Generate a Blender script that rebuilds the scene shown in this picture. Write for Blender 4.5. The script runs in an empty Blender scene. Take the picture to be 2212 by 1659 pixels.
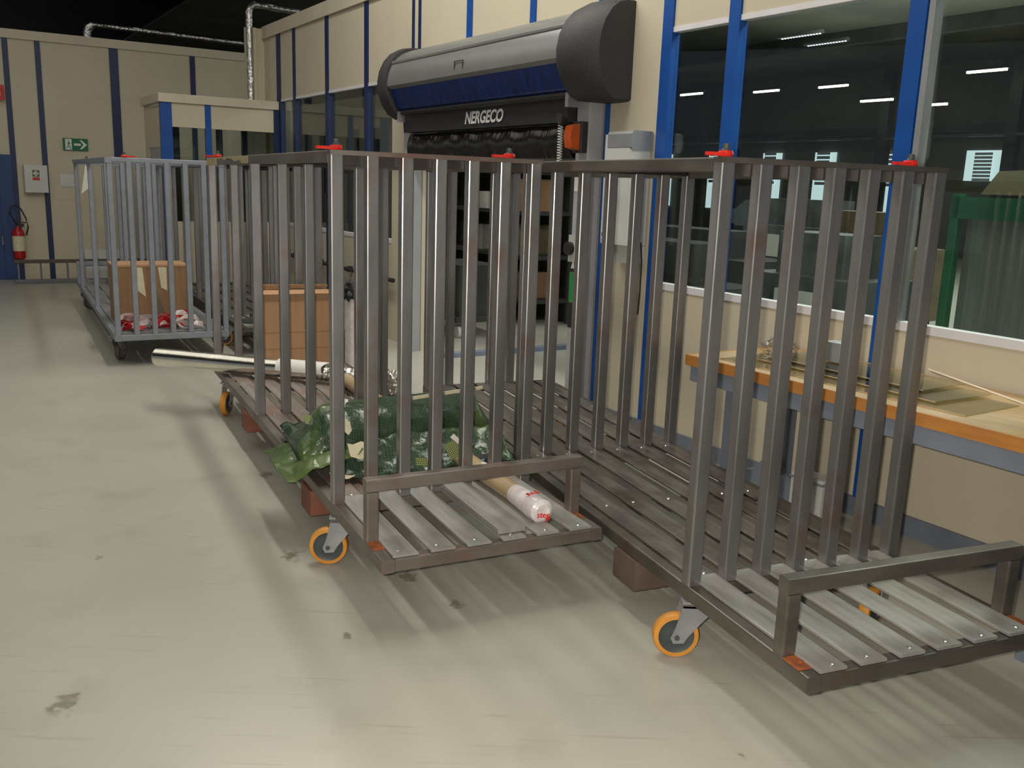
import bpy, bmesh, math, random
from math import sin, cos, pi, radians as R
from mathutils import Vector, Matrix, noise
random.seed(7)
S = bpy.context.scene
COL = S.collection

# ------------------------------------------------------------------ camera
F_PX, PITCH, ROLL, EYE = 1991.67, 0.2129, 0.0348, 1.58
cd = bpy.data.cameras.new('camera'); cam = bpy.data.objects.new('camera', cd); COL.objects.link(cam)
cd.sensor_width = 36.0; cd.sensor_fit = 'HORIZONTAL'; cd.lens = F_PX / 2212 * 36.0; cd.clip_start = 0.05; cd.clip_end = 200
_R = Vector((1, 0, 0)); _U = Vector((0, sin(PITCH), cos(PITCH))); _F = Vector((0, cos(PITCH), -sin(PITCH)))
_x = cos(ROLL) * _R + sin(ROLL) * _U; _y = cos(ROLL) * _U - sin(ROLL) * _R
m = Matrix((( _x.x, _y.x, -_F.x, 0), (_x.y, _y.y, -_F.y, 0), (_x.z, _y.z, -_F.z, EYE), (0, 0, 0, 1)))
cam.matrix_world = m
S.camera = cam

# ------------------------------------------------------------------ world, view
S.view_settings.view_transform = 'Standard'; S.view_settings.look = 'None'
S.view_settings.gamma = 1.0; S.view_settings.use_curve_mapping = False
S.view_settings.exposure = 0.12
w = bpy.data.worlds.new('world'); S.world = w; w.use_nodes = True
w.node_tree.nodes['Background'].inputs[0].default_value = (0.85, 0.92, 1.0, 1)
w.node_tree.nodes['Background'].inputs[1].default_value = 0.16

# wall frame: s runs along the right-hand wall away from the camera, d is the distance out from it
A_W, D_W = 0.5599, 3.847
WN = Vector((cos(A_W), sin(A_W), 0)); WT = Vector((-sin(A_W), cos(A_W), 0)); W_ROT = A_W + pi / 2
def WL(s, d, z=0.0): return WN * (D_W - d) + WT * s + Vector((0, 0, z))

def area(name, loc, rot, sx, sy, power, col=(1, 1, 1)):
    l = bpy.data.lights.new(name, 'AREA'); l.shape = 'RECTANGLE'; l.size = sx; l.size_y = sy; l.energy = power; l.color = col
    o = bpy.data.objects.new(name, l); COL.objects.link(o); o.location = loc; o.rotation_euler = rot; return o
# camera flash (beside the lens)
fl = bpy.data.lights.new('camera_flash', 'SPOT'); fl.energy = 300; fl.shadow_soft_size = 0.018; fl.color = (1.0, 0.93, 0.82)
fl.spot_size = R(84); fl.spot_blend = 0.6
fo = bpy.data.objects.new('camera_flash', fl); COL.objects.link(fo)
fo.matrix_world = Matrix.Translation(_x * -0.05 + _y * 0.035 + _F * 0.0) @ m
# overhead luminaires of the hall (rows of tubes running the way the racks stand), then two added fill lights
area('hall_luminaire_far', (-1.45, 6.4, 5.2), (0, 0, 0.46), 0.26, 5.0, 140, (1.0, 0.97, 0.88))
area('hall_luminaire_near', (0.1, 5.4, 5.2), (0, 0, 0.40), 0.8, 4.0, 36, (1.0, 0.97, 0.88))
area('hall_fill_left', (-5.2, 7.0, 5.3), (0, 0, 0.5), 4.0, 9.0, 100, (1.0, 0.95, 0.84))  # unseen wide area light, added as fill for the left side
area('hall_fill_behind', (-1.0, -3.0, 5.3), (0, 0, 0.5), 4.0, 6.0, 105, (1.0, 0.97, 0.9))  # added fill from behind the camera, not a seen fitting
# light inside the neighbouring hall behind the glass
area('back_hall_light', WL(7, -9, 4.9), (0, 0, W_ROT), 12, 6, 700, (0.95, 1.0, 0.95))
area('back_hall_bounce_fill', WL(9, -10, 3.9), (pi, 0, W_ROT), 12, 8, 330, (0.95, 1.0, 0.92))  # upward area light added as bounce to brighten the hall ceiling
area('booth_fill', WL(2.6, -1.4, 4.2), (0, 0, W_ROT), 2.0, 1.0, 150, (0.95, 1.0, 0.95))  # unseen area light added to brighten the booth curtain
area('back_room_light', WL(9.5, -1.4, 3.0), (0, 0, W_ROT), 3.0, 1.0, 20, (1.0, 0.97, 0.85))

# ------------------------------------------------------------------ materials
MATS = {}
def nodes_of(name):
    mt = bpy.data.materials.new(name); mt.use_nodes = True
    nt = mt.node_tree; b = nt.nodes['Principled BSDF']; return mt, nt, b
def noise_mix(nt, c1, c2, scale, lo=0.4, hi=0.6, detail=5, coord='Object', stretch=None):
    tc = nt.nodes.new('ShaderNodeTexCoord'); src = tc.outputs[coord]
    if stretch:
        mp = nt.nodes.new('ShaderNodeMapping'); mp.inputs['Scale'].default_value = stretch
        nt.links.new(src, mp.inputs['Vector']); src = mp.outputs['Vector']
    n = nt.nodes.new('ShaderNodeTexNoise'); n.inputs['Scale'].default_value = scale; n.inputs['Detail'].default_value = detail
    nt.links.new(src, n.inputs['Vector'])
    mr = nt.nodes.new('ShaderNodeMapRange'); mr.inputs['From Min'].default_value = lo; mr.inputs['From Max'].default_value = hi
    nt.links.new(n.outputs['Fac'], mr.inputs['Value'])
    mx = nt.nodes.new('ShaderNodeMix'); mx.data_type = 'RGBA'
    nt.links.new(mr.outputs['Result'], mx.inputs[0])
    for i, c in ((6, c1), (7, c2)):
        if isinstance(c, tuple): mx.inputs[i].default_value = (*c, 1)
        else: nt.links.new(c, mx.inputs[i])
    return mx.outputs[2], n.outputs['Fac'], src
def bump(nt, b, fac, strength=0.2, dist=0.01):
    bp = nt.nodes.new('ShaderNodeBump'); bp.inputs['Strength'].default_value = strength; bp.inputs['Distance'].default_value = dist
    nt.links.new(fac, bp.inputs['Height']); nt.links.new(bp.outputs[0], b.inputs['Normal'])
def plain(name, c1, c2=None, scale=6, rough=0.5, metal=0.0, lo=0.35, hi=0.65, bmp=0, stretch=None, spec=None, obj_random=0):
    mt, nt, b = nodes_of(name)
    c2 = c2 or tuple(x * 0.85 for x in c1)
    out, fac, _ = noise_mix(nt, c1, c2, scale, lo, hi, stretch=stretch)
    nt.links.new(out, b.inputs['Base Color'])
    b.inputs['Roughness'].default_value = rough; b.inputs['Metallic'].default_value = metal
    if spec is not None: b.inputs['Specular IOR Level'].default_value = spec
    if bmp: bump(nt, b, fac, bmp)
    MATS[name] = mt; return mt

def steel(name, c1, c2, rust, rustlo, rough=0.34, metal=0.85, stretch=(1, 1, 0.15)):
    mt, nt, b = nodes_of(name)
    base, f1, _ = noise_mix(nt, c1, c2, 9, 0.35, 0.65, coord='Object', stretch=stretch)
    tc = nt.nodes.new('ShaderNodeTexCoord'); oi = nt.nodes.new('ShaderNodeObjectInfo')
    ad = nt.nodes.new('ShaderNodeVectorMath'); ad.operation = 'ADD'
    nt.links.new(tc.outputs['Object'], ad.inputs[0]); nt.links.new(oi.outputs['Location'], ad.inputs[1])
    n = nt.nodes.new('ShaderNodeTexNoise'); n.inputs['Scale'].default_value = 4.0; n.inputs['Detail'].default_value = 6
    nt.links.new(ad.outputs[0], n.inputs['Vector'])
    mr = nt.nodes.new('ShaderNodeMapRange'); mr.inputs['From Min'].default_value = rustlo; mr.inputs['From Max'].default_value = rustlo + 0.2
    nt.links.new(n.outputs['Fac'], mr.inputs['Value'])
    mx = nt.nodes.new('ShaderNodeMix'); mx.data_type = 'RGBA'; mx.inputs[7].default_value = (*rust, 1)
    nt.links.new(mr.outputs[0], mx.inputs[0]); nt.links.new(base, mx.inputs[6]); nt.links.new(mx.outputs[2], b.inputs['Base Color'])
    b.inputs['Metallic'].default_value = metal
    rr = nt.nodes.new('ShaderNodeMapRange'); rr.inputs['To Min'].default_value = rough - 0.08; rr.inputs['To Max'].default_value = rough + 0.18
    nt.links.new(n.outputs['Fac'], rr.inputs['Value']); nt.links.new(rr.outputs[0], b.inputs['Roughness'])
    MATS[name] = mt
steel('bare_steel', (0.37, 0.36, 0.355), (0.24, 0.232, 0.23), (0.27, 0.18, 0.155), 0.56, 0.31, 0.82)
steel('base_steel', (0.25, 0.22, 0.195), (0.16, 0.137, 0.12), (0.20, 0.12, 0.095), 0.53, 0.42, 0.6, (0.3, 0.3, 1))
steel('dark_steel', (0.20, 0.18, 0.155), (0.12, 0.107, 0.093), (0.14, 0.095, 0.07), 0.56, 0.36, 0.7, (0.3, 0.3, 1))
steel('slat_metal', (0.42, 0.41, 0.385), (0.31, 0.30, 0.28), (0.29, 0.24, 0.21), 0.55, 0.42, 0.35, (4, 0.4, 1))
steel('brown_slat', (0.35, 0.315, 0.285), (0.24, 0.21, 0.19), (0.27, 0.17, 0.14), 0.5, 0.4, 0.4, (4, 0.4, 1))
steel('dark_slat', (0.33, 0.29, 0.255), (0.20, 0.175, 0.155), (0.13, 0.095, 0.08), 0.5, 0.3, 0.75, (4, 0.4, 1))
plain('primer_red', (0.26, 0.085, 0.05), (0.17, 0.07, 0.045), 12, 0.7)
plain('pocket_brown', (0.14, 0.095, 0.075), (0.10, 0.07, 0.055), 8, 0.55)
plain('rust_orange', (0.42, 0.11, 0.02), (0.20, 0.06, 0.025), 30, 0.8)
plain('grey_paint', (0.235, 0.255, 0.285), (0.20, 0.215, 0.24), 8, 0.45)
plain('grey_paint_floor', (0.25, 0.25, 0.25), (0.18, 0.17, 0.17), 10, 0.5)
plain('orange_tyre', (0.66, 0.29, 0.04), (0.56, 0.23, 0.03), 10, 0.5)
plain('hub_dark', (0.06, 0.07, 0.07), (0.04, 0.05, 0.05), 10, 0.5)
plain('hub_brown', (0.10, 0.06, 0.04), (0.06, 0.04, 0.03), 10, 0.6)
plain('zinc', (0.36, 0.36, 0.37), (0.27, 0.27, 0.29), 12, 0.42, 0.5)
plain('bolt', (0.75, 0.75, 0.75), (0.5, 0.5, 0.5), 20, 0.25, 0.9)
plain('red_plastic', (0.75, 0.035, 0.02), (0.6, 0.02, 0.015), 15, 0.35)
plain('black_plastic', (0.018, 0.018, 0.02), (0.03, 0.03, 0.032), 25, 0.55)
plain('grain_black', (0.025, 0.025, 0.027), (0.045, 0.043, 0.045), 140, 0.6, bmp=0.25)
plain('cream_panel', (0.57, 0.51, 0.385), (0.545, 0.485, 0.365), 2.2, 0.62)
plain('cream_trim', (0.60, 0.54, 0.415), (0.56, 0.50, 0.385), 3, 0.6)
plain('white_trim', (0.72, 0.70, 0.72), (0.66, 0.64, 0.66), 5, 0.5)
plain('blue_mullion', (0.004, 0.075, 0.33), (0.004, 0.06, 0.28), 5, 0.4)
plain('dark_mullion', (0.006, 0.02, 0.085), (0.005, 0.016, 0.07), 5, 0.45)
plain('blue_door', (0.01, 0.045, 0.17), (0.008, 0.035, 0.14), 5, 0.45)
plain('alu', (0.42, 0.43, 0.44), (0.36, 0.37, 0.38), 6, 0.4, 0.5)
plain('hood_grey', (0.235, 0.235, 0.228), (0.22, 0.22, 0.213), 5, 0.33, 0.35)
plain('blue_curtain', (0.008, 0.035, 0.20), (0.005, 0.02, 0.11), 9, 0.25, bmp=0.6, stretch=(3, 1, 0.6))
plain('black_vinyl', (0.010, 0.010, 0.010), (0.017, 0.016, 0.014), 8, 0.16, bmp=0.9, stretch=(3, 1, 0.5))
plain('jamb_grey', (0.42, 0.42, 0.43), (0.38, 0.38, 0.39), 5, 0.5)
plain('box_white', (0.60, 0.60, 0.57), (0.56, 0.56, 0.53), 5, 0.5)
plain('paper', (0.78, 0.76, 0.72), (0.70, 0.68, 0.64), 14, 0.75)
plain('cream_paper', (0.72, 0.66, 0.46), (0.62, 0.56, 0.38), 14, 0.75)
plain('letter_white', (0.75, 0.75, 0.75), None, 4, 0.6)
plain('letter_red', (0.75, 0.04, 0.03), None, 4, 0.6)
plain('letter_blue', (0.35, 0.55, 0.85), None, 4, 0.6)
plain('letter_black', (0.02, 0.02, 0.02), None, 4, 0.6)
plain('sign_green', (0.0, 0.15, 0.06), (0.0, 0.13, 0.05), 4, 0.5)
plain('label_green', (0.03, 0.30, 0.07), (0.025, 0.25, 0.06), 9, 0.5)
plain('kit_green', (0.10, 0.13, 0.06), None, 9, 0.5)
plain('sign_red', (0.55, 0.03, 0.02), None, 4, 0.5)
plain('cardboard', (0.47, 0.27, 0.14), (0.42, 0.235, 0.12), 5, 0.8, stretch=(6, 6, 0.4))
plain('cardboard_dark', (0.30, 0.17, 0.085), (0.25, 0.14, 0.07), 5, 0.8, stretch=(6, 6, 0.4))
plain('tape_tan', (0.55, 0.40, 0.22), None, 5, 0.35)
plain('kraft_tube', (0.48, 0.36, 0.20), (0.42, 0.31, 0.17), 8, 0.35)
plain('white_film', (0.80, 0.76, 0.76), (0.70, 0.60, 0.60), 22, 0.25, bmp=0.5)
plain('tape_white', (0.75, 0.66, 0.64), (0.65, 0.55, 0.53), 20, 0.4)
plain('tape_red', (0.60, 0.015, 0.02), (0.45, 0.01, 0.015), 20, 0.4)
plain('wood_edge', (0.50, 0.21, 0.045), (0.42, 0.17, 0.04), 7, 0.5, stretch=(1, 1, 6))
plain('wood_top', (0.50, 0.33, 0.16), (0.40, 0.25, 0.11), 7, 0.4, stretch=(1, 8, 1))
plain('bench_grey', (0.19, 0.215, 0.26), (0.17, 0.19, 0.23), 8, 0.5)
plain('base_grey', (0.17, 0.19, 0.23), None, 8, 0.5)
plain('ext_red', (0.42, 0.012, 0.015), (0.36, 0.01, 0.012), 8, 0.35)
plain('rail_dark', (0.12, 0.085, 0.065), (0.09, 0.07, 0.055), 12, 0.6)
plain('rail_grey', (0.15, 0.16, 0.17), None, 12, 0.5)
plain('dark_ceiling', (0.03, 0.02, 0.016), (0.045, 0.03, 0.025), 3, 0.9)
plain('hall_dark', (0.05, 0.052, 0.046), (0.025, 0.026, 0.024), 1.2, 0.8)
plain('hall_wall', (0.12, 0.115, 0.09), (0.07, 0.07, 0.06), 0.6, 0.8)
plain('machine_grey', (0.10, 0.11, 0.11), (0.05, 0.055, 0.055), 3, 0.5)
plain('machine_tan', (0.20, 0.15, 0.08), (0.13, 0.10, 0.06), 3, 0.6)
plain('booth_green', (0.012, 0.12, 0.05), (0.008, 0.06, 0.03), 3, 0.45)
plain('booth_curtain', (0.15, 0.165, 0.15), (0.12, 0.135, 0.125), 5, 0.3, stretch=(12, 1, 0.5))
plain('booth_cream', (0.17, 0.15, 0.09), None, 3, 0.6)
plain('blind_white', (0.45, 0.5, 0.52), (0.38, 0.42, 0.44), 3, 0.6)
plain('car_paint', (0.55, 0.62, 0.62), None, 3, 0.3)
plain('amber', (0.50, 0.085, 0.012), (0.38, 0.06, 0.01), 9, 0.2)
plain('blue_strip', (0.20, 0.24, 0.32), None, 9, 0.5)
plain('blue_cloth', (0.02, 0.03, 0.10), None, 9, 0.7)
plain('cream_paint', (0.50, 0.42, 0.22), (0.44, 0.37, 0.19), 20, 0.6)

def foil(name, col, rough, strength, scale, stretch=None):
    mt, nt, b = nodes_of(name)
    out, fac, src = noise_mix(nt, col, tuple(x * 0.9 for x in col), scale, stretch=stretch)
    nt.links.new(out, b.inputs['Base Color']); b.inputs['Metallic'].default_value = 1; b.inputs['Roughness'].default_value = rough
    bump(nt, b, fac, strength, 0.02); MATS[name] = mt
plain('recess_shade_steel', (0.05, 0.043, 0.04), (0.035, 0.03, 0.028), 8, 0.45, 0.3)  # steel with the shade of the top-frame recess put into its colour
foil('foil', (0.92, 0.90, 0.80), 0.22, 0.25, 5, (1, 1, 0.2))
foil('foil_crumpled', (0.80, 0.78, 0.72), 0.2, 1.0, 30)
foil('duct_foil', (0.62, 0.62, 0.60), 0.28, 0.9, 22)

def glass(name, tint, refl_rough=0.02):
    mt = bpy.data.materials.new(name); mt.use_nodes = True; nt = mt.node_tree
    nt.nodes.remove(nt.nodes['Principled BSDF']); o = nt.nodes['Material Output']
    t = nt.nodes.new('ShaderNodeBsdfTransparent'); t.inputs[0].default_value = (*tint, 1)
    g = nt.nodes.new('ShaderNodeBsdfGlossy'); g.inputs['Roughness'].default_value = refl_rough; g.inputs[0].default_value = (0.8, 0.85, 0.85, 1)
    lw = nt.nodes.new('ShaderNodeLayerWeight'); lw.inputs[0].default_value = 0.5
    pw = nt.nodes.new('ShaderNodeMath'); pw.operation = 'POWER'; pw.inputs[1].default_value = 5; nt.links.new(lw.outputs['Facing'], pw.inputs[0])
    fr = nt.nodes.new('ShaderNodeMath'); fr.operation = 'MULTIPLY_ADD'; fr.inputs[1].default_value = 0.94; fr.inputs[2].default_value = 0.045; nt.links.new(pw.outputs[0], fr.inputs[0])
    mx = nt.nodes.new('ShaderNodeMixShader')
    nt.links.new(fr.outputs[0], mx.inputs[0]); nt.links.new(t.outputs[0], mx.inputs[1]); nt.links.new(g.outputs[0], mx.inputs[2])
    nt.links.new(mx.outputs[0], o.inputs[0]); MATS[name] = mt
glass('pane_glass', (0.84, 0.88, 0.85))
glass('clear_sheet', (0.86, 0.84, 0.74), 0.05)
glass('clear_film', (0.88, 0.85, 0.85), 0.08)

def emit(name, c, s):
    mt, nt, b = nodes_of(name)
    b.inputs['Base Color'].default_value = (*c, 1); b.inputs['Emission Color'].default_value = (*c, 1); b.inputs['Emission Strength'].default_value = s
    MATS[name] = mt
emit('tube_warm', (1.0, 0.93, 0.75), 9)
emit('tube_cool', (0.8, 0.85, 1.0), 2.0)
emit('daylight', (0.62, 0.78, 0.82), 0.9)

def floor_mat():
    mt, nt, b = nodes_of('floor_epoxy')
    base, f1, src = noise_mix(nt, (0.455, 0.44, 0.375), (0.41, 0.402, 0.345), 1.1, 0.35, 0.65, 6)
    base2, f2, _ = noise_mix(nt, base, (0.37, 0.36, 0.30), 3.3, 0.56, 0.78, 8)
    # fine scuffs: thin stretched streaks
    last = base2
    for ang, sc in ((0.5, 1.6), (2.0, 2.1), (1.2, 1.3)):
        mp = nt.nodes.new('ShaderNodeMapping'); mp.inputs['Rotation'].default_value = (0, 0, ang); mp.inputs['Scale'].default_value = (1.0, 26, 1)
        nt.links.new(src, mp.inputs['Vector'])
        n = nt.nodes.new('ShaderNodeTexNoise'); n.inputs['Scale'].default_value = sc; n.inputs['Detail'].default_value = 3; n.inputs['Distortion'].default_value = 0.4
        nt.links.new(mp.outputs[0], n.inputs['Vector'])
        mr = nt.nodes.new('ShaderNodeMapRange'); mr.inputs['From Min'].default_value = 0.665; mr.inputs['From Max'].default_value = 0.74; mr.inputs['To Max'].default_value = 0.35
        nt.links.new(n.outputs['Fac'], mr.inputs['Value'])
        mx = nt.nodes.new('ShaderNodeMix'); mx.data_type = 'RGBA'; mx.inputs[7].default_value = (0.26, 0.235, 0.19, 1)
        nt.links.new(mr.outputs[0], mx.inputs[0]); nt.links.new(last, mx.inputs[6]); last = mx.outputs[2]
    # stains at fixed spots on the floor
    for (x, y, r, ax) in ((-1.31, 4.77, 0.045, 1), (-0.40, 3.52, 0.05, 1), (-1.32, 2.51, 0.05, 1), (-0.18, 3.27, 0.03, 1), (0.70, 2.37, 0.015, 1), (-0.92, 3.69, 0.05, 1), (-0.55, 3.0, 0.02, 1), (-1.7, 3.6, 0.02, 1)):
        mp = nt.nodes.new('ShaderNodeVectorMath'); mp.operation = 'SUBTRACT'; mp.inputs[1].default_value = (x, y, 0)
        nt.links.new(src, mp.inputs[0])
        sc = nt.nodes.new('ShaderNodeVectorMath'); sc.operation = 'MULTIPLY'; sc.inputs[1].default_value = (1, 0.6, 1); nt.links.new(mp.outputs[0], sc.inputs[0])
        ln = nt.nodes.new('ShaderNodeVectorMath'); ln.operation = 'LENGTH'; nt.links.new(sc.outputs[0], ln.inputs[0])
        n = nt.nodes.new('ShaderNodeTexNoise'); n.inputs['Scale'].default_value = 28; nt.links.new(src, n.inputs['Vector'])
        ml = nt.nodes.new('ShaderNodeMath'); ml.operation = 'MULTIPLY_ADD'; nt.links.new(n.outputs['Fac'], ml.inputs[0]); ml.inputs[1].default_value = r * 3; nt.links.new(ln.outputs['Value'], ml.inputs[2])
        mr = nt.nodes.new('ShaderNodeMapRange'); mr.inputs['From Min'].default_value = r * 2.35; mr.inputs['From Max'].default_value = r * 1.7; mr.inputs['To Max'].default_value = 0.75
        nt.links.new(ml.outputs[0], mr.inputs['Value'])
        mx = nt.nodes.new('ShaderNodeMix'); mx.data_type = 'RGBA'; mx.inputs[7].default_value = (0.16, 0.14, 0.10, 1)
        nt.links.new(mr.outputs[0], mx.inputs[0]); nt.links.new(last, mx.inputs[6]); last = mx.outputs[2]
    nt.links.new(last, b.inputs['Base Color'])
    b.inputs['Roughness'].default_value = 0.34; b.inputs['Specular IOR Level'].default_value = 0.45
    bump(nt, b, f2, 0.05, 0.01)
    MATS['floor_epoxy'] = mt
floor_mat()

def net_mat():
    mt, nt, b = nodes_of('green_net')
    tc = nt.nodes.new('ShaderNodeTexCoord')
    br = nt.nodes.new('ShaderNodeTexBrick'); br.offset = 0; br.inputs['Scale'].default_value = 1.0
    br.inputs['Brick Width'].default_value = 0.011; br.inputs['Row Height'].default_value = 0.011; br.inputs['Mortar Size'].default_value = 0.0016
    br.inputs['Color1'].default_value = (0.014, 0.034, 0.018, 1); br.inputs['Color2'].default_value = (0.018, 0.043, 0.02, 1); br.inputs['Mortar'].default_value = (0.05, 0.085, 0.05, 1)
    nt.links.new(tc.outputs['UV'], br.inputs['Vector'])
    out, f, _ = noise_mix(nt, br.outputs['Color'], (0.075, 0.115, 0.035), 3.5, 0.54, 0.66)
    nt.links.new(out, b.inputs['Base Color']); b.inputs['Roughness'].default_value = 0.27
    n = nt.nodes.new('ShaderNodeTexNoise'); n.inputs['Scale'].default_value = 9; n.inputs['Detail'].default_value = 4; nt.links.new(tc.outputs['Object'], n.inputs['Vector'])
    bump(nt, b, n.outputs['Fac'], 0.7, 0.03); MATS['green_net'] = mt
    mt, nt, b = nodes_of('green_film')
    out, f, src = noise_mix(nt, (0.06, 0.10, 0.03), (0.10, 0.15, 0.045), 4, 0.4, 0.6)
    nt.links.new(out, b.inputs['Base Color']); b.inputs['Roughness'].default_value = 0.25; bump(nt, b, f, 0.5, 0.03); MATS['green_film'] = mt
    mt, nt, b = nodes_of('yellow_net')
    tc = nt.nodes.new('ShaderNodeTexCoord')
    br = nt.nodes.new('ShaderNodeTexBrick'); br.offset = 0; br.inputs['Scale'].default_value = 1.0
    br.inputs['Brick Width'].default_value = 0.009; br.inputs['Row Height'].default_value = 0.009; br.inputs['Mortar Size'].default_value = 0.0022
    br.inputs['Color1'].default_value = (0.50, 0.52, 0.20, 1); br.inputs['Color2'].default_value = (0.45, 0.48, 0.18, 1); br.inputs['Mortar'].default_value = (0.08, 0.11, 0.04, 1)
    nt.links.new(tc.outputs['Object'], br.inputs['Vector']); nt.links.new(br.outputs['Color'], b.inputs['Base Color']); b.inputs['Roughness'].default_value = 0.4
    MATS['yellow_net'] = mt
net_mat()

# ------------------------------------------------------------------ mesh helpers
class MB:
    def __init__(s): s.v = []; s.f = []; s.uv = None; s.smooth = False
    def add(s, v, f):
        o = len(s.v); s.v += [tuple(p) for p in v]; s.f += [tuple(i + o for i in q) for q in f]; return s
    def box(s, x0, x1, y0, y1, z0, z1):
        return s.add([(x0,y0,z0),(x1,y0,z0),(x1,y1,z0),(x0,y1,z0),(x0,y0,z1),(x1,y0,z1),(x1,y1,z1),(x0,y1,z1)],
                     [(3,2,1,0),(4,5,6,7),(0,1,5,4),(1,2,6,5),(2,3,7,6),(3,0,4,7)])
    def prism(s, poly, axis, a, b):
        # poly: 2-D points, extruded along axis from a to b
        n = len(poly)
        def P(p, t):
            return {'x': (t, p[0], p[1]), 'y': (p[0], t, p[1]), 'z': (p[0], p[1], t)}[axis]
        v = [P(p, a) for p in poly] + [P(p, b) for p in poly]
        f = [tuple(range(n))[::-1], tuple(range(n, 2 * n))] + [(i, (i + 1) % n, n + (i + 1) % n, n + i) for i in range(n)]
        return s.add(v, f)
    def rbar(s, x0, x1, y0, y1, z0, z1, axis='z', r=0.004):
        # square tube with rounded long edges
        if axis == 'z': a, b, lo, hi = (x0, x1), (y0, y1), z0, z1
        elif axis == 'y': a, b, lo, hi = (x0, x1), (z0, z1), y0, y1
        else: a, b, lo, hi = (y0, y1), (z0, z1), x0, x1
        k = r * 0.3
        poly = []
        for (cx, cy, sx, sy, sw) in ((a[0], b[0], 1, 1, 0), (a[1], b[0], -1, 1, 1), (a[1], b[1], -1, -1, 0), (a[0], b[1], 1, -1, 1)):
            pts = [(cx, cy + sy * r), (cx + sx * k, cy + sy * k), (cx + sx * r, cy)]
            poly += pts[::-1] if sw else pts
        return s.prism(poly, axis, lo, hi)
    def cyl(s, c, r, h, axis='z', n=20, r2=None):
        r2 = r if r2 is None else r2
        def P(a, rr, t):
            x, y = rr * cos(a), rr * sin(a)
            p = {'x': (t, x, y), 'y': (x, t, y), 'z': (x, y, t)}[axis]
            return (c[0] + p[0], c[1] + p[1], c[2] + p[2])
        v = [P(2 * pi * i / n, r, 0) for i in range(n)] + [P(2 * pi * i / n, r2, h) for i in range(n)]
        return s.add(v, [tuple(range(n))[::-1], tuple(range(n, 2 * n))] + [(i, (i + 1) % n, n + (i + 1) % n, n + i) for i in range(n)])
    def lathe(s, prof, n=24, c=(0, 0, 0), axis='z', ring=False):
        v = []
        for r, t in prof:
            for i in range(n):
                a = 2 * pi * i / n; x, y = r * cos(a), r * sin(a)
                p = {'x': (t, x, y), 'y': (x, t, y), 'z': (x, y, t)}[axis]; v.append((c[0] + p[0], c[1] + p[1], c[2] + p[2]))
        f = []
        for k in range(len(prof) - 1):
            for i in range(n):
                f.append((k * n + i, k * n + (i + 1) % n, (k + 1) * n + (i + 1) % n, (k + 1) * n + i))
        if ring:
            k = len(prof) - 1
            f += [(k * n + i, k * n + (i + 1) % n, (i + 1) % n, i) for i in range(n)]
        else:
            f.append(tuple(range(n))[::-1]); f.append(tuple(range((len(prof) - 1) * n, len(prof) * n)))
        return s.add(v, f)
    def tube(s, pts, r, n=10, jit=0.0, rs=None):
        pts = [Vector(p) for p in pts]; v = []; up = Vector((0.13, 0.21, 0.97)).normalized()
        for i, p in enumerate(pts):
            t = (pts[min(i + 1, len(pts) - 1)] - pts[max(i - 1, 0)]).normalized()
            a = t.cross(up); a = a.normalized() if a.length > 1e-3 else Vector((1, 0, 0)); b = t.cross(a)
            rr = rs[i] if rs else r
            for k in range(n):
                an = 2 * pi * k / n; q = rr * (1 + (random.random() - 0.5) * jit)
                v.append(p + a * (cos(an) * q) + b * (sin(an) * q))
        f = [(i * n + k, i * n + (k + 1) % n, (i + 1) * n + (k + 1) % n, (i + 1) * n + k) for i in range(len(pts) - 1) for k in range(n)]
        f.append(tuple(range(n))[::-1]); f.append(tuple(range((len(pts) - 1) * n, len(pts) * n)))
        return s.add(v, f)
    def mesh(s, name, mat, smooth=False):
        me = bpy.data.meshes.new(name); me.from_pydata(s.v, [], s.f)
        bm = bmesh.new(); bm.from_mesh(me); bmesh.ops.recalc_face_normals(bm, faces=bm.faces); bm.to_mesh(me); bm.free()
        me.materials.append(MATS[mat])
        if smooth:
            for p in me.polygons: p.use_smooth = True
            me.set_sharp_from_angle(angle=R(40))
        me.update(); return me

def tag(o, label=None, cat=None, group=None, kind=None):
    if label: o['label'] = label
    if cat: o['category'] = cat
    if group: o['group'] = group
    if kind: o['kind'] = kind
    return o
def put(name, me, parent=None, loc=(0, 0, 0), rot=(0, 0, 0), label=None, cat=None, group=None, kind=None):
    o = bpy.data.objects.new(name, me); COL.objects.link(o)
    if parent: o.parent = parent
    o.location = loc; o.rotation_euler = rot
    return tag(o, label, cat, group, kind)
def empty(name, loc, rotz=0, label=None, cat=None, group=None, kind=None):
    o = bpy.data.objects.new(name, None); COL.objects.link(o); o.empty_display_size = 0.1
    o.location = loc; o.rotation_euler = (0, 0, rotz); return tag(o, label, cat, group, kind)
def part(name, mb, mat, parent, loc=(0, 0, 0), rot=(0, 0, 0), smooth=False, label=None, kind=None):
    return put(name, mb.mesh(name, mat, smooth), parent, loc, rot, label=label, kind=kind)
def text(name, body, size, mat, parent, loc, rot, align='CENTER', extrude=0.0006, shear=0.0, sx=1.0, offset=0.0):
    c = bpy.data.curves.new(name, 'FONT'); c.body = body; c.size = size; c.extrude = extrude; c.align_x = align; c.align_y = 'CENTER'; c.shear = shear; c.offset = offset
    tmp = bpy.data.objects.new(name + '_tmp', c); COL.objects.link(tmp)
    dg = bpy.context.evaluated_depsgraph_get(); me = bpy.data.meshes.new_from_object(tmp.evaluated_get(dg))
    bpy.data.objects.remove(tmp); me.materials.clear(); me.materials.append(MATS[mat])
    o = put(name, me, parent, loc, rot); o.scale = (sx, 1, 1); return o

# wall frame things: local X = s, local Y = d
def wroot(name, s, d, z=0, **k): return empty(name, WL(s, d, z), W_ROT, **k)

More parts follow.
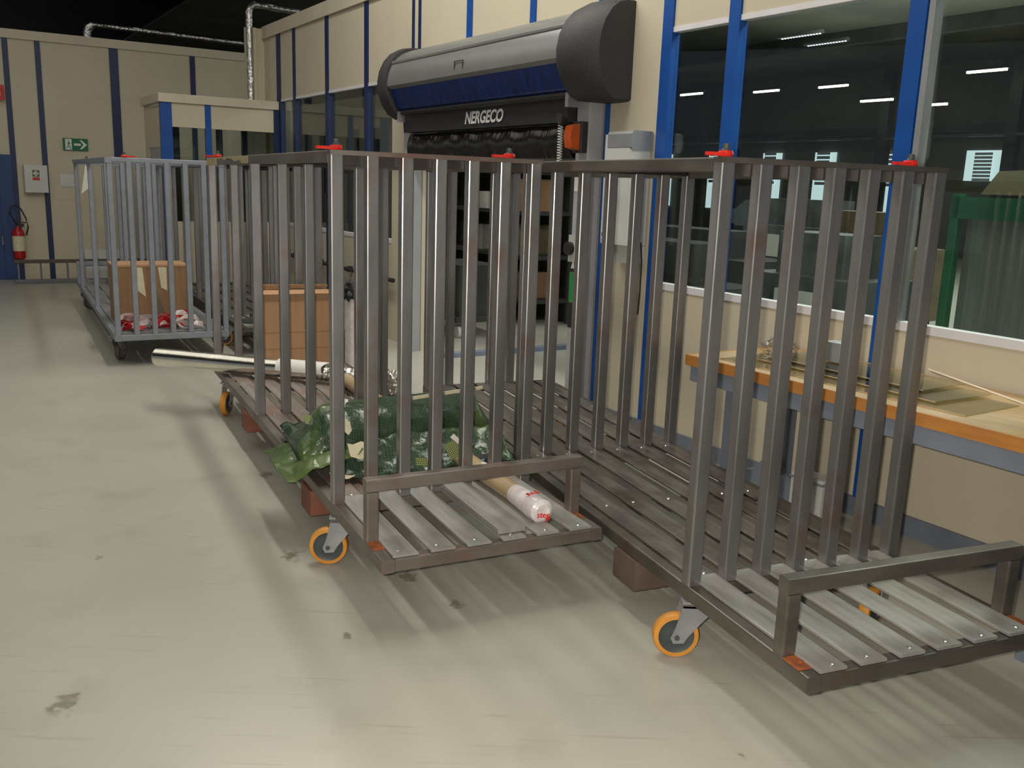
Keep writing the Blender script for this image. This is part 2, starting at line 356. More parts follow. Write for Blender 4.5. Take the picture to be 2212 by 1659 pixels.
# ------------------------------------------------------------------ the setting
mb = MB().add([(-26, -8, 0), (30, -8, 0), (30, 44, 0), (-26, 44, 0), (-26, -8, -0.1), (30, -8, -0.1), (30, 44, -0.1), (-26, 44, -0.1)],
              [(0, 1, 2, 3), (7, 6, 5, 4), (0, 4, 5, 1), (1, 5, 6, 2), (2, 6, 7, 3), (3, 7, 4, 0)])
fl_o = put('floor', mb.mesh('floor', 'floor_epoxy'), label='glossy beige epoxy floor with scuffs and small stains', kind='structure')

ceil = empty('ceiling', (0, 0, 6.0), 0, 'dark corrugated hall ceiling above the partitions', kind='structure')
part('deck', MB().box(-26, 30, -8, 44, 0.25, 0.3), 'dark_ceiling', ceil)
hc = wroot('ceiling_far_hall', 0, 0, 5.2, label='dim corrugated ceiling of the neighbouring hall', kind='structure')
part('sheet', MB().box(-8, 45, -20, -1.2, 0, 0.05), 'hall_wall', hc)
part('purlin', MB().box(-8, 45, -6.1, -5.9, -0.3, 0).box(-8, 45, -10.1, -9.9, -0.3, 0).box(-8, 45, -14.1, -13.9, -0.3, 0), 'hall_dark', hc)
beam_me = MB().box(-22, 22, -0.12, 0.12, -0.15, 0.25).mesh('beam', 'dark_ceiling')
for i in range(14): put('beam', beam_me, ceil, (0, -2 + i * 2.6, 0), (0, 0, A_W))
lampr = MB().box(-0.6, 0.6, -0.05, 0.05, 0, 0.05).mesh('lamp_strip', 'zinc')
for (x, y, lab) in ((-11.2, 22.0, 'unlit strip lamp under the ceiling above the first aid box'), (-6.8, 21.7, 'unlit strip lamp under the ceiling just left of the tall foil duct'), (-8.3, 24.2, 'unlit strip lamp under the ceiling above the long foil duct')):
    o = put('strip_lamp', lampr, None, (x, y, 5.79), (0, 0, A_W), lab, 'lamp', 'unlit strip lamps under the dark ceiling')

Z_TOP = 3.46; Z_PAN = 3.31; Z_SILL = 0.97; Z_HEAD = 2.50
wr = wroot('wall_right', 0, 0, label='cream panelled partition wall with blue mullions', kind='structure')
def wpart(name, s0, s1, d0, d1, z0, z1, mat, root=None, label=None):
    return part(name, MB().box(s0, s1, d0, d1, z0, z1), mat, root or wr, label=label)
MULL = [(-0.75, .09), (0.5, .09), (1.65, .05), (2.80, .09), (3.95, .085), (4.505, .09), (5.06, .04), (5.19, .035), (6.015, .07), (6.97, .08), (7.89, .035), (8.02, .035), (9.10, .09), (10.21, .09), (11.31, .08), (11.90, .14)]
DOOR0, DOOR1, DOORZ = 5.23, 7.80, 2.25
for i, (s, wd) in enumerate(MULL):
    if i == 2: continue
    z0 = DOORZ if DOOR0 < s < 8.1 else 0.0
    wpart('mullion', s - wd / 2, s + wd / 2, -0.05, 0.012, z0, Z_PAN, 'blue_mullion' if s < 7.5 else 'dark_mullion')
pan = [(-2.0, -0.8)] + [(MULL[i][0] + MULL[i][1] / 2, MULL[i + 1][0] - MULL[i + 1][1] / 2) for i in range(len(MULL) - 1)] + [(11.97, 12.5)]
ml = [m_ for i, m_ in enumerate(MULL) if i != 2]
pan = [(ml[i][0] + ml[i][1] / 2, ml[i + 1][0] - ml[i + 1][1] / 2) for i in range(len(ml) - 1)] + [(11.97, 12.5)]
g = 0.003
wins = []
for s0, s1 in pan:
    mid = (s0 + s1) / 2
    if mid < 4.46 or 8.5 < mid < 11.9:
        wpart('wall_panel', s0 + g, s1 - g, -0.05, 0, 0.0, Z_SILL, 'cream_panel')
        wpart('wall_panel', s0 + g, s1 - g, -0.05, 0, Z_HEAD + 0.03, Z_PAN, 'cream_panel')
        wpart('sill_strip', max(s0, 8.48) if mid > 8 else s0, s1, -0.05, 0.006, Z_SILL, Z_SILL + 0.04, 'white_trim')
        wpart('head_strip', max(s0, 8.48) if mid > 8 else s0, s1, -0.05, 0.004, Z_HEAD, Z_HEAD + 0.03, 'white_trim')
        if 7.9 < s0 < 8.2: wpart('wall_panel', s0 + g, 8.48, -0.05, 0, Z_SILL, Z_HEAD + 0.03, 'cream_panel')
        wins.append((s0, s1))
    elif s1 < 5.19:
        wpart('wall_panel', s0 + g, s1 - g, -0.05, 0, 0, Z_PAN, 'cream_panel')
    elif mid < 8.1:
        wpart('wall_panel', s0 + g, s1 - g, -0.05, 0, DOORZ, Z_PAN, 'cream_panel')
    else:
        wpart('wall_panel', s0 + g, s1 - g, -0.05, 0, 0, Z_PAN, 'cream_panel')
wpart('wall_panel', DOOR1, 8.03, -0.05, 0, 0, DOORZ, 'cream_panel')
wpart('cornice', -2, 12.5, -0.08, 0.03, Z_PAN, Z_TOP, 'cream_trim')
n_w = 1
for s0, s1 in wins:
    if s0 < 8.2 < s1: s0 = 8.48
    r = wroot('window_%d' % n_w, s0, 0, Z_SILL + 0.04, label='tall interior window pane in the cream wall', kind='structure')
    part('window_pane', MB().box(0, s1 - s0, -0.034, -0.026, 0, Z_HEAD - Z_SILL - 0.04), 'pane_glass', r); n_w += 1
wpart('seam_strip', 2.715, 2.745, -0.05, 0.01, 1.01, Z_HEAD, 'alu')
bb = wroot('baseboard_right', 0, 0, label='grey plastic baseboard at the foot of the cream wall', kind='structure')
part('base_strip', MB().box(-2, 5.1, 0.0, 0.014, 0, 0.1), 'base_grey', bb)
# return of the wall into the far corner and the back wall
rw = wroot('wall_return', 12.5, 0, label='short cream return wall behind the cabin', kind='structure')
part('return_panel', MB().box(0, 0.06, -0.05, 0.24, 0, Z_TOP - 0.02), 'cream_panel', rw)
part('corner_trim', MB().rbar(-0.03, 0.0, 0.10, 0.17, 0, Z_TOP - 0.02, 'z', 0.01), 'cream_trim', rw)
bw = wroot('wall_back', 15.05, 0, label='cream back wall with dark blue vertical strips', kind='structure')
def bpart(name, u0, u1, z0, z1, mat, proud=0.0, th=0.06): # u measured from the left corner post, towards the right
    return part(name, MB().box(-proud, th, 2.98 - u1, 2.98 - u0, z0, z1), mat, bw)
bm_ = [(0.16, .07), (0.56, .07), (1.55, .12), (2.66, .075)]
edges = [0.0] + [x for u, wd in bm_ for x in (u - wd / 2, u + wd / 2)] + [4.2]
for u, wd in bm_: bpart('mullion', u - wd / 2, u + wd / 2, 0.0, Z_PAN, 'dark_mullion', 0.012)
for i in range(0, len(edges), 2):
    a, b = edges[i], edges[i + 1]
    zs = [0, 1.15, 1.79, 2.6, Z_PAN] if b - a > 0.5 else [0, Z_PAN]
    for k in range(len(zs) - 1):
        bpart('wall_panel', a + 0.001, b - 0.001, zs[k] + 0.0005, zs[k + 1] - 0.0005, 'cream_panel')
bpart('cornice', -0.03, 4.2, Z_PAN, Z_TOP - 0.03, 'cream_trim', 0.03)
# left neighbour: blue door with a glazed upper part
dr = wroot('door_1', 15.05, 3.0, label='dark blue door with a pane above beside the left corner post', kind='structure')
part('door_leaf', MB().box(0.0, 0.05, 0.0, 0.95, 0, 1.78), 'blue_door', dr)
part('corner_post', MB().box(-0.03, 0.06, -0.15, 0.02, 0, 1.75), 'blue_door', dr)
part('door_pane', MB().box(0.01, 0.04, 0.02, 0.95, 1.8, 2.35), 'alu', dr)
part('over_panel', MB().box(0.0, 0.05, 0.0, 1.4, 2.36, Z_TOP - 0.03), 'cream_panel', dr)
part('door_handle', MB().tube([(-0.03, 0.14, 1.35), (-0.06, 0.14, 1.35), (-0.06, 0.14, 1.55), (-0.03, 0.14, 1.55)], 0.012, 8), 'zinc', dr)
part('hinge', MB().cyl((-0.035, 0.035, 0.5), 0.012, 0.12, 'z', 10), 'zinc', dr)
part('hinge', MB().cyl((-0.035, 0.035, 1.45), 0.012, 0.12, 'z', 10), 'zinc', dr)

# cabin in the far corner
cb = wroot('wall_cabin', 11.89, 0, label='cream cabin with blue corner posts and a flat fascia in the far corner', kind='structure')
def cpart(name, s0, s1, d0, d1, z0, z1, mat): return part(name, MB().box(s0, s1, d0, d1, z0, z1), mat, cb)
cpart('fascia', -0.02, 1.09, 0.02, 1.47, 2.40, 2.50, 'cream_trim'); cpart('roof', 0.03, 0.58, 0.0, 1.45, 2.36, 2.40, 'cream_trim')
cpart('mullion', 0.0, 0.08, 1.32, 1.45, 0, 2.40, 'blue_mullion'); cpart('mullion', 0.0, 0.06, 0.86, 0.93, 0, 2.40, 'blue_mullion'); cpart('mullion', 0.0, 0.06, 0.01, 0.08, 0, 2.40, 'dark_mullion')
cpart('wall_panel', 0.01, 0.05, 0.932, 1.318, 2.12, 2.40, 'cream_panel'); cpart('wall_panel', 0.01, 0.05, 0.082, 0.858, 2.12, 2.40, 'cream_panel')
cpart('wall_panel', 0.01, 0.05, 0.932, 1.318, 0, 1.0, 'cream_panel'); cpart('wall_panel', 0.01, 0.05, 0.082, 0.858, 0, 1.0, 'cream_panel')
cpart('window_pane', 0.02, 0.03, 0.932, 1.318, 1.0, 2.12, 'pane_glass'); cpart('window_pane', 0.02, 0.03, 0.082, 0.858, 1.0, 2.12, 'pane_glass')
cpart('wall_panel', 0.085, 0.80, 1.40, 1.44, 1.88, 2.40, 'cream_panel'); cpart('wall_panel', 0.085, 0.80, 1.40, 1.44, 0, 1.6, 'cream_trim')
cpart('side_strip', 0.085, 0.80, 1.405, 1.435, 1.62, 1.88, 'alu'); cpart('wall_panel', 0.83, 1.05, 1.40, 1.44, 0, 2.40, 'cream_trim')
for u in (0.3, 0.62, 1.15): cpart('curtain_strip', 0.42, 0.44, u, u + 0.08, 0.0, 2.3, 'black_plastic')

# ------------------------------------------------------------------ foil-wrapped ducts
dz = empty('foil_duct', WL(15.5, 1.70, 3.25), W_ROT, 'silver foil-wrapped duct running along the top of the back wall', 'duct')
part('riser', MB().tube([(0, 0, 0), (0, 0, .1), (0, 0, .2), (0, 0, .3), (0, -0.02, .37), (0, -.08, .42)], .045, 12, .22, [.05, .055, .05, .055, .06, .05]), 'duct_foil', dz, smooth=True)
part('run', MB().tube([(0, -.08 - i * .12, .42 - 0.002 * i) for i in range(20)], .042, 12, .2), 'duct_foil', dz, smooth=True)
dz = empty('foil_duct', WL(12.35, 0.23, 2.50), W_ROT, 'silver foil-wrapped duct rising from the cabin roof', 'duct')
part('riser', MB().tube([(0, 0, i * .1) for i in range(12)] + [(0, -.02, 1.16), (0, -.08, 1.2)], .043, 12, .2), 'duct_foil', dz, smooth=True)
part('run', MB().tube([(0.02 * i, -.08 - i * .1, 1.2) for i in range(8)], .042, 12, .2), 'duct_foil', dz, smooth=True)

# ------------------------------------------------------------------ back wall fittings
def on_back(name, u, z, **k): return wroot(name, 15.05 - 0.012, 2.98 - u, z, **k)   # local -X points at the viewer, -Y to the right
ex = on_back('exit_sign', 0.97, 1.93, label='green emergency exit sign with running figure and arrow', cat='sign')
part('plate', MB().box(-0.012, 0, -0.165, 0.165, -0.085, 0.085), 'sign_green', ex)
part('picture_panel', MB().box(-0.014, -0.011, 0.05, 0.135, -0.075, 0.075), 'paper', ex)
def flat(name, polys, mat, parent, x):   # polygons in (right, up) on a back-wall board
    m_ = MB()
    for pl in polys: m_.prism([(-a, b) for a, b in pl], 'x', x - 0.001, x)
    return part(name, m_, mat, parent)
flat('arrow', [[(-.02, -.016), (.07, -.016), (.07, .016), (-.02, .016)], [(.085, .062), (.15, 0), (.085, -.062), (.055, -.062), (.105, 0), (.055, .062)]], 'paper', ex, -0.0125)
flat('running_figure', [[(-.098, .035), (-.085, .035), (-.085, .052), (-.098, .052)], [(-.108, .0), (-.09, .032), (-.075, .028), (-.088, -.01)], [(-.088, -.01), (-.07, -.03), (-.062, -.065), (-.072, -.066), (-.08, -.035), (-.1, -.012)], [(-.105, -.005), (-.1, -.03), (-.128, -.05), (-.122, -.058), (-.09, -.035)], [(-.082, .026), (-.06, .012), (-.062, .005), (-.088, .015)]], 'sign_green', ex, -0.0142)
fa = on_back('first_aid_box', 0.42, 1.43, label='white first aid cabinet with green cross on the back wall', cat='first aid box')
part('cabinet', MB().rbar(-0.12, 0, -0.15, 0.15, -0.19, 0.19, 'z', 0.01), 'box_white', fa)
flat('cross_square', [[(-.045, .03), (.045, .03), (.045, .12), (-.045, .12)]], 'kit_green', fa, -0.1205)
flat('cross', [[(-.012, .04), (.012, .04), (.012, .11), (-.012, .11)], [(-.035, .063), (.035, .063), (.035, .087), (-.035, .087)]], 'paper', fa, -0.122)
flat('red_label', [[(-.045, -.02), (.045, -.02), (.045, .02), (-.045, .02)]], 'sign_red', fa, -0.1205)
ns = on_back('paper_notice', 0.83, 1.42, label='faded sheet of paper pinned right of the first aid cabinet', cat='notice')
flat('sheet', [[(-.09, -.09), (.13, -.09), (.13, .09), (-.09, .09)]], 'box_white', ns, 0.004)
rs_ = on_back('fire_sign', 0.0, 2.58, label='red and white fire sign at the left edge above the door', cat='sign')
part('plate', MB().box(-0.07, -0.06, -0.11, 0.16, -0.10, 0.10), 'sign_red', rs_)
flat('white_symbol', [[(-.15, -.07), (.05, -.07), (.06, .0), (.04, .06), (-.15, .06)]], 'paper', rs_, -0.0705)
fe = empty('fire_extinguisher', WL(14.93, 2.84, 0.30), W_ROT, 'red fire extinguisher with white label hanging by the corner post', 'fire extinguisher')
part('cylinder', MB().lathe([(0.04, 0), (0.075, 0.015), (0.08, 0.05), (0.08, 0.36), (0.065, 0.41), (0.03, 0.44), (0.025, 0.47)], 20), 'ext_red', fe, smooth=True)
part('paper_label', MB().lathe([(0.0815, 0.12), (0.0815, 0.33)], 20), 'cream_paper', fe, smooth=True)
part('valve', MB().box(-0.02, 0.02, -0.08, 0.03, 0.46, 0.50).box(-0.012, 0.012, -0.11, 0.0, 0.51, 0.525), 'black_plastic', fe)
part('hose', MB().tube([(-0.02, 0, .48), (-.06, .05, .56), (-.06, .09, .66), (-.03, .06, .74), (0, 0, .76), (0, -.06, .70), (-.02, -.11, .58), (-.04, -.13, .46), (-.04, -.10, .34)], .011, 8), 'black_plastic', fe, smooth=True)
part('bracket', MB().box(0.07, 0.12, -0.03, 0.03, 0.25, 0.40), 'zinc', fe)
kr = empty('kick_rail', WL(14.5, 2.9, 0), W_ROT, 'low brown and grey guard rail standing along the back wall', 'rail')
part('top_rail', MB().rbar(-0.02, 0.02, -1.9, 0.05, 0.28, 0.33, 'y', 0.008), 'rail_dark', kr)
part('bottom_rail', MB().rbar(-0.03, 0.03, -1.9, 0.05, 0.0, 0.055, 'y', 0.008), 'rail_grey', kr)
pm = MB().box(-0.012, 0.012, -0.012, 0.012, 0.055, 0.28).mesh('upright', 'rail_grey')
for y in (0.0, -0.28, -0.62, -0.98, -1.35, -1.75): put('upright', pm, kr, (0, y, 0))
tb = empty('leaning_board', WL(14.85, 1.75, 0), W_ROT, 'pale board with tan stripes standing behind the grey rack', 'board')
part('board', MB().box(0, 0.03, -0.25, 0.25, 0, 0.44), 'box_white', tb); part('stripe', MB().box(-0.004, 0, -0.25, 0.25, 0.2, 0.28), 'rail_dark', tb)

# ------------------------------------------------------------------ wall fittings at the right
pr = wroot('wall_pipe', 8.3, 0.06, 0.62, label='dark pipe with clamps running low along the wall beneath the far window', cat='pipe')
part('pipe', MB().cyl((0, 0, 0), 0.022, 3.55, 'x', 12), 'black_plastic', pr, smooth=True)
cm = MB().box(-0.02, 0.02, -0.06, 0.0, -0.03, 0.03).mesh('clamp', 'black_plastic')
for x in (0.3, 1.2, 2.1, 3.0): put('clamp', cm, pr, (x, 0, 0))

# high-speed roll door
rd = wroot('roll_door', 0, 0, label='grey and black roll-up industrial door with blue curtain, rolled up', cat='roll door')
def dpart(name, mb_, mat, smooth=False, label=None): return part(name, mb_, mat, rd, smooth=smooth, label=label)
for s0 in (5.12, 8.14): pass
dpart('right_jamb', MB().rbar(5.09, 5.23, 0.013, 0.13, 0, 2.14, 'z', .006), 'jamb_grey')
dpart('left_jamb', MB().rbar(7.81, 7.94, 0.002, 0.13, 0, 2.14, 'z', .006), 'jamb_grey')
hood = [(0.02, 2.36), (0.0, 2.70)] 
prof = [(0.01, 2.72)] + [(0.07 + 0.29 * sin(t), 2.40 + 0.31 * cos(t)) for t in [0, .25, .5, .75, 1.0, 1.25, 1.5, 1.62]] + [(0.33, 2.36), (0.01, 2.42)]
dpart('hood', MB().prism(prof, 'x', 5.08, 7.86), 'hood_grey', True)
dpart('hood_edge_strip', MB().rbar(5.08, 7.86, 0.288, 0.318, 2.57, 2.60, 'x', .008), 'hood_grey')
def cap(s0, s1, near):
    # rounded end cap, tapering in depth towards its outer end
    pr0 = [(0.0, 2.74)] + [(0.09 + 0.30 * sin(t), 2.41 + 0.33 * cos(t)) for t in [0, .3, .6, .9, 1.2, 1.5, 1.8]] + [(0.34, 2.24), (0.28, 2.16), (0.2, 2.12), (0.0, 2.12)]
    v = []; secs = []
    ts = [0, 0.08, 0.35, 0.75, 1.0]; kd = [0.70, 0.76, 0.95, 1.0, 0.98]; kz = [0.95, 0.99, 1, 1, 0.97]
    if not near: ts = [0, 0.25, 0.65, 0.88, 1.0]; kd = [0.98, 1.0, 0.95, 0.85, 0.7]; kz = [0.97, 1, 1, 0.97, 0.93]
    n = len(pr0); zc = 2.42
    for t, a, b in zip(ts, kd, kz):
        s = s0 + (s1 - s0) * t
        v += [(s, p[0] * a, zc + (p[1] - zc) * b) for p in pr0]
    f = [tuple(range(n))[::-1], tuple(range((len(ts) - 1) * n, len(ts) * n))]
    for k in range(len(ts) - 1):
        f += [(k * n + i, k * n + (i + 1) % n, (k + 1) * n + (i + 1) % n, (k + 1) * n + i) for i in range(n)]
    return MB().add(v, f)
dpart('end_cap', cap(4.83, 5.14, True), 'grain_black', True); dpart('end_cap', cap(7.80, 8.10, False), 'grain_black', True)
dpart('blue_band', MB().prism([(0.08, 2.42), (0.335, 2.39), (0.27, 2.21), (0.24, 2.19), (0.08, 2.19)], 'x', 5.14, 7.80), 'blue_curtain', True)
dpart('guide_tube', MB().cyl((5.12, 0.23, 2.17), 0.022, 2.70, 'x', 12), 'black_plastic', True)
dpart('bottom_bar', MB().prism([(0.06, 2.16), (0.205, 2.16), (0.195, 2.0), (0.06, 2.0)], 'x', 5.24, 7.80), 'black_plastic')
def curtain():
    v = []; n = 60; m_ = 8
    for j in range(m_):
        z = 1.99 - 0.22 * j / (m_ - 1)
        for i in range(n):
            s = 5.24 + 2.56 * i / (n - 1)
            d_ = 0.14 + 0.035 * sin(j / (m_ - 1) * pi) + 0.014 * noise.noise(Vector((s * 7, z * 2, 1))) + 0.006 * sin(s * 19 + j * .5)
            v.append((s, d_, z))
    f = [(j * n + i, j * n + i + 1, (j + 1) * n + i + 1, (j + 1) * n + i) for j in range(m_ - 1) for i in range(n - 1)]
    k = len(v); v += [(p[0], 0.05, p[2]) for p in v[:]]
    f += [tuple(k + q for q in fc)[::-1] for fc in f[:]]
    for i in range(n - 1):
        f.append((i, k + i, k + i + 1, i + 1)); b = (m_ - 1) * n; f.append((b + i + 1, k + b + i + 1, k + b + i, b + i))
    return MB().add(v, f)
dpart('curtain', curtain(), 'black_vinyl', True)
dpart('bracket', MB().box(5.15, 5.19, 0.18, 0.26, 2.09, 2.18), 'zinc'); dpart('bracket', MB().box(7.76, 7.80, 0.18, 0.26, 2.09, 2.18), 'zinc')
text('lettering', 'NERGECO', 0.125, 'letter_white', rd, (6.365, 0.204, 2.075), (R(90), 0, R(180)), shear=0.25, offset=0.004).rotation_euler = (R(90), 0, pi)
flx = MB()
for (a, b, c_, e) in ((7.0, 7.14, 0, 0),): pass
dpart('hood_emblem', MB().box(6.42, 6.56, 0.0, 0.004, 0.06, 0.066).box(6.42, 6.428, 0.0, 0.004, 0.0, 0.066).box(6.552, 6.56, 0.0, 0.004, 0.0, 0.066), 'black_plastic').location = (0, 0.356, 2.42)
sp = MB().tube([(5.30 + 0.016 * cos(t) , 0.21 + 0.016 * sin(t), 1.98 - t * 0.0028) for t in [i * 0.8 for i in range(150)]], 0.004, 5)
dpart('coil_cable', sp, 'box_white'); dpart('cable_plug', MB().cyl((5.28, 0.17, 2.02), 0.035, 0.07, 'y', 14), 'black_plastic', True)
bc = wroot('warning_beacon', 5.14, 0.132, 1.90, label='amber warning beacon on black base fixed to the door frame', cat='beacon')
part('base', MB().rbar(-0.05, 0.05, 0, 0.06, -0.10, 0.10, 'z', .012), 'black_plastic', bc)
part('lens', MB().prism([(0.06, -0.085), (0.12, -0.07), (0.135, 0), (0.12, 0.07), (0.06, 0.085)], 'x', -0.04, 0.04), 'amber', bc, smooth=True)
pb = wroot('frame_sensor', 5.17, 0.132, 1.17, label='black round sensor on white bracket fixed to the door frame', cat='sensor')
part('bracket', MB().rbar(-0.06, 0.02, 0.0, 0.05, -0.09, 0.09, 'z', .006), 'box_white', pb); part('head', MB().cyl((-0.01, 0.05, 0), 0.045, 0.03, 'y', 16), 'black_plastic', pb, smooth=True)
gl = wroot('instruction_sticker', 5.185, 0.1305, 0.78, label='tall green and black instruction sticker on the grey door frame', cat='sticker')
part('green_field', MB().box(-0.04, 0.04, 0, 0.002, 0.02, 0.22), 'label_green', gl); part('black_field', MB().box(-0.04, 0.04, 0, 0.002, -0.16, 0.015), 'letter_black', gl)
part('warning_field', MB().box(-0.04, 0.04, 0, 0.002, 0.225, 0.36), 'letter_black', gl)
part('print', MB().box(-0.035, -0.012, 0.002, 0.003, -0.06, -0.01).box(-0.035, -0.012, 0.002, 0.003, -0.13, -0.09).prism([(-0.02, .25), (0.03, .25), (0.005, .31)], 'y', 0.002, 0.003), 'paper', gl)
nt_ = wroot('small_notice', 5.18, 0.1305, 1.60, label='small white printed notice near the top of the door frame', cat='notice')
part('card', MB().box(-0.04, 0.04, 0, 0.002, -0.05, 0.05), 'paper', nt_)
nt_ = wroot('small_notice', 5.14, 0.1305, 0.55, label='tiny white tag low on the grey door frame', cat='notice')
part('card', MB().box(-0.04, 0.04, 0, 0.002, -0.015, 0.015), 'paper', nt_)
ctl = wroot('control_box', 4.72, 0.002, 1.13, label='pale grey door control cabinet with red button, marked PO-570', cat='control box')
part('body', MB().rbar(-0.14, 0.14, 0, 0.17, 0.10, 0.78, 'z', .02), 'box_white', ctl)
part('top_cover', MB().rbar(-0.145, 0.10, 0, 0.172, 0.68, 0.80, 'x', .02), 'alu', ctl)
part('cable_tray', MB().box(-0.12, 0.12, 0, 0.08, -0.02, 0.095), 'box_white', ctl)
part('red_button', MB().cyl((0.02, 0.17, 0.43), 0.022, 0.025, 'y', 14), 'red_plastic', ctl, smooth=True)
bt_ = MB().cyl((0, 0, 0), 0.014, 0.012, 'y', 12).mesh('button', 'paper')
for z_ in (0.36, 0.30): put('button', bt_, ctl, (0.02, 0.17, z_))
part('pilot_lamp', MB().cyl((0.02, 0.17, 0.50), 0.014, 0.012, 'y', 12), 'bolt', ctl)
part('number_plate', MB().box(-0.02, 0.12, 0.17, 0.172, 0.13, 0.18), 'paper', ctl)
text('plate_text', 'PO-570', 0.042, 'letter_black', ctl, (0.05, 0.1725, 0.155), (R(90), 0, pi))
part('side_cable', MB().tube([(-0.14, .05, .12), (-.16, .05, .0), (-.15, .04, -.2), (-.13, .03, -.34)], .005, 6), 'black_plastic', ctl)
part('hanging_bag', MB().lathe([(0.005, .14), (0.03, .12), (0.045, .05), (0.04, 0.0), (0.01, -.03)], 12, (-0.06, 0.05, -0.30)), 'white_film', ctl, smooth=True)

# ------------------------------------------------------------------ hall behind the glass
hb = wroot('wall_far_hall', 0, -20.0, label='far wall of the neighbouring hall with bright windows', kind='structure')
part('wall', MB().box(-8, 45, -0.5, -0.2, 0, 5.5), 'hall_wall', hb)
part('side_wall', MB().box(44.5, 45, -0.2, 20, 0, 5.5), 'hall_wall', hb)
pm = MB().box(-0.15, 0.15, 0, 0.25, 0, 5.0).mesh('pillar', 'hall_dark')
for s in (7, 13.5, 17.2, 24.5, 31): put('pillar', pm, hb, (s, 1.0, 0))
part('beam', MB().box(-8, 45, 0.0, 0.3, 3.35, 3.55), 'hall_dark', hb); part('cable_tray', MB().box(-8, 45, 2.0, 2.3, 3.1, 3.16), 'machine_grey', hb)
wmesh = MB().box(-0.75, 0.75, 0, 0.03, 0, 1.0).mesh('daylight_pane', 'daylight')
bl = MB()
for k in range(8): bl.box(-0.25, 0.75, 0.04, 0.05, 0.12 * k, 0.12 * k + 0.085)
bmesh_ = bl.mesh('blind', 'blind_white')
for s in (11.3, 14.9, 17.9, 20.2, 22.4, 25.0, 27.8):
    z0 = 2.1 if s < 17 else 1.0
    r = wroot('window_%d' % n_w, s, -20.0 + 0.0, z0, label='bright daylight window in the far hall wall', kind='structure'); n_w += 1
    o = put('daylight_pane', wmesh, r, (0, -0.15, 0)); o.scale = (0.55 if s > 17 else 0.75, 1, 0.8 if s < 17 else 1.9)
    o = put('blind', bmesh_, r, (-0.1, -0.10, 0)); o.scale = (0.5, 1, 0.8 if s < 17 else 1.1); 
    if s > 17: o.location = (-0.1, -0.10, 0.9)
LG = 'fluorescent tube lamps of the neighbouring hall'
tm = MB().box(-0.5, 0.5, -0.035, 0.035, 0, 0.05).mesh('tube', 'tube_warm'); hm = MB().prism([(-0.09, .05), (.09, .05), (.03, .11), (-.03, .11)], 'x', -0.55, 0.55).mesh('lamp_body', 'machine_grey')
for (s, d_, z_, lab) in ((13.8, -17.9, 4.6, 'glowing tube lamp seen through the right window, beyond the grey frame strip'), (18.65, -18.3, 4.6, 'glowing tube lamp right of centre in the middle window'), (21.0, -18.1, 4.6, 'glowing tube lamp just right of the second blue post'), (23.45, -17.3, 4.6, 'glowing tube lamp in the narrow left pane between two blue posts'), (16.9, -18.0, 4.1, 'lower glowing tube lamp next to the widest blue post'), (15.3, -18.0, 3.9, 'lowest short glowing tube lamp in the right window')):
    r = wroot('tube_lamp', s, d_, z_, label=lab, cat='lamp', group=LG)
    put('tube', tm, r); put('lamp_body', hm, r)
dot = MB()
for k in range(14): dot.box(-0.5 + k * 0.072, -0.5 + k * 0.072 + 0.025, -0.02, 0.02, 0, 0.015)
dm = dot.mesh('louvre_tube', 'tube_cool'); hm2 = MB().prism([(-0.06, .021), (.06, .021), (.03, .08), (-.03, .08)], 'x', -0.55, 0.55).mesh('lamp_body', 'hall_dark')
for (s, d_, lab) in ((13.35, -10.9, 'dim louvred lamp, the upper left of two dotted lines behind the glass'), (13.6, -11.95, 'dim louvred lamp, the lower right of two dotted lines behind the glass')):
    r = wroot('louvre_lamp', s, d_, 4.6, label=lab, cat='lamp', group='louvred lamps of the neighbouring hall')
    put('louvre_tube', dm, r); put('lamp_body', hm2, r)
# green curtained booth just behind the right window
bo = wroot('welding_booth', 1.0, -3.2, 0, label='grey curtained booth with green top rail behind the right window', cat='booth')
part('frame', MB().rbar(2.45, 2.51, 1.64, 1.70, 0, 1.62, 'z', .006).box(-2.5, 2.51, 1.60, 1.70, 1.47, 1.60).rbar(2.45, 2.51, 0.0, 1.64, 1.5, 1.56, 'y', .006), 'booth_green', bo)
cv = MB()
n = 90
v = []; f = []
for i in range(n):
    x = -2.5 + 4.93 * i / (n - 1); y = 1.62 + 0.012 * sin(i * 1.3)
    v += [(x, y, 0.05), (x, y, 1.48)]
for i in range(n - 1): f.append((2 * i, 2 * i + 2, 2 * i + 3, 2 * i + 1))
part('curtain', cv.add(v, f), 'booth_curtain', bo)
part('roof_board', MB().prism([(2.45, 1.62), (-2.4, 1.62), (-2.4, 1.86), (0.5, 1.84), (2.35, 1.76)], 'y', 1.0, 1.5), 'booth_cream', bo)
# dark machines and racks in the hall
def machine(name, s, d_, w_, dp, h, mat, lab, cat):
    r = wroot(name, s, d_, 0, label=lab, cat=cat)
    part('body', MB().rbar(-w_ / 2, w_ / 2, -dp / 2, dp / 2, 0.1, h * .7, 'z', .03), mat, r)
    part('head', MB().rbar(-w_ * .3, w_ * .35, -dp * .3, dp * .3, h * .7, h, 'z', .03), mat, r)
    part('panel', MB().box(-w_ * .2, w_ * .2, dp / 2, dp / 2 + .02, h * .35, h * .6), 'box_white', r)
    part('base', MB().box(-w_ * .45, w_ * .45, -dp * .45, dp * .45, 0, .1), 'hall_dark', r)
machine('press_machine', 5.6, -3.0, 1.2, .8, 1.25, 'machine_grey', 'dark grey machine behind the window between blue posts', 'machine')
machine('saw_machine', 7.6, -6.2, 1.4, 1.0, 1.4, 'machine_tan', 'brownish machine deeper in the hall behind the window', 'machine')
machine('cabinet_machine', 4.5, -4.6, 1.0, .9, 1.2, 'machine_grey', 'low dark machine beside the green booth', 'machine')
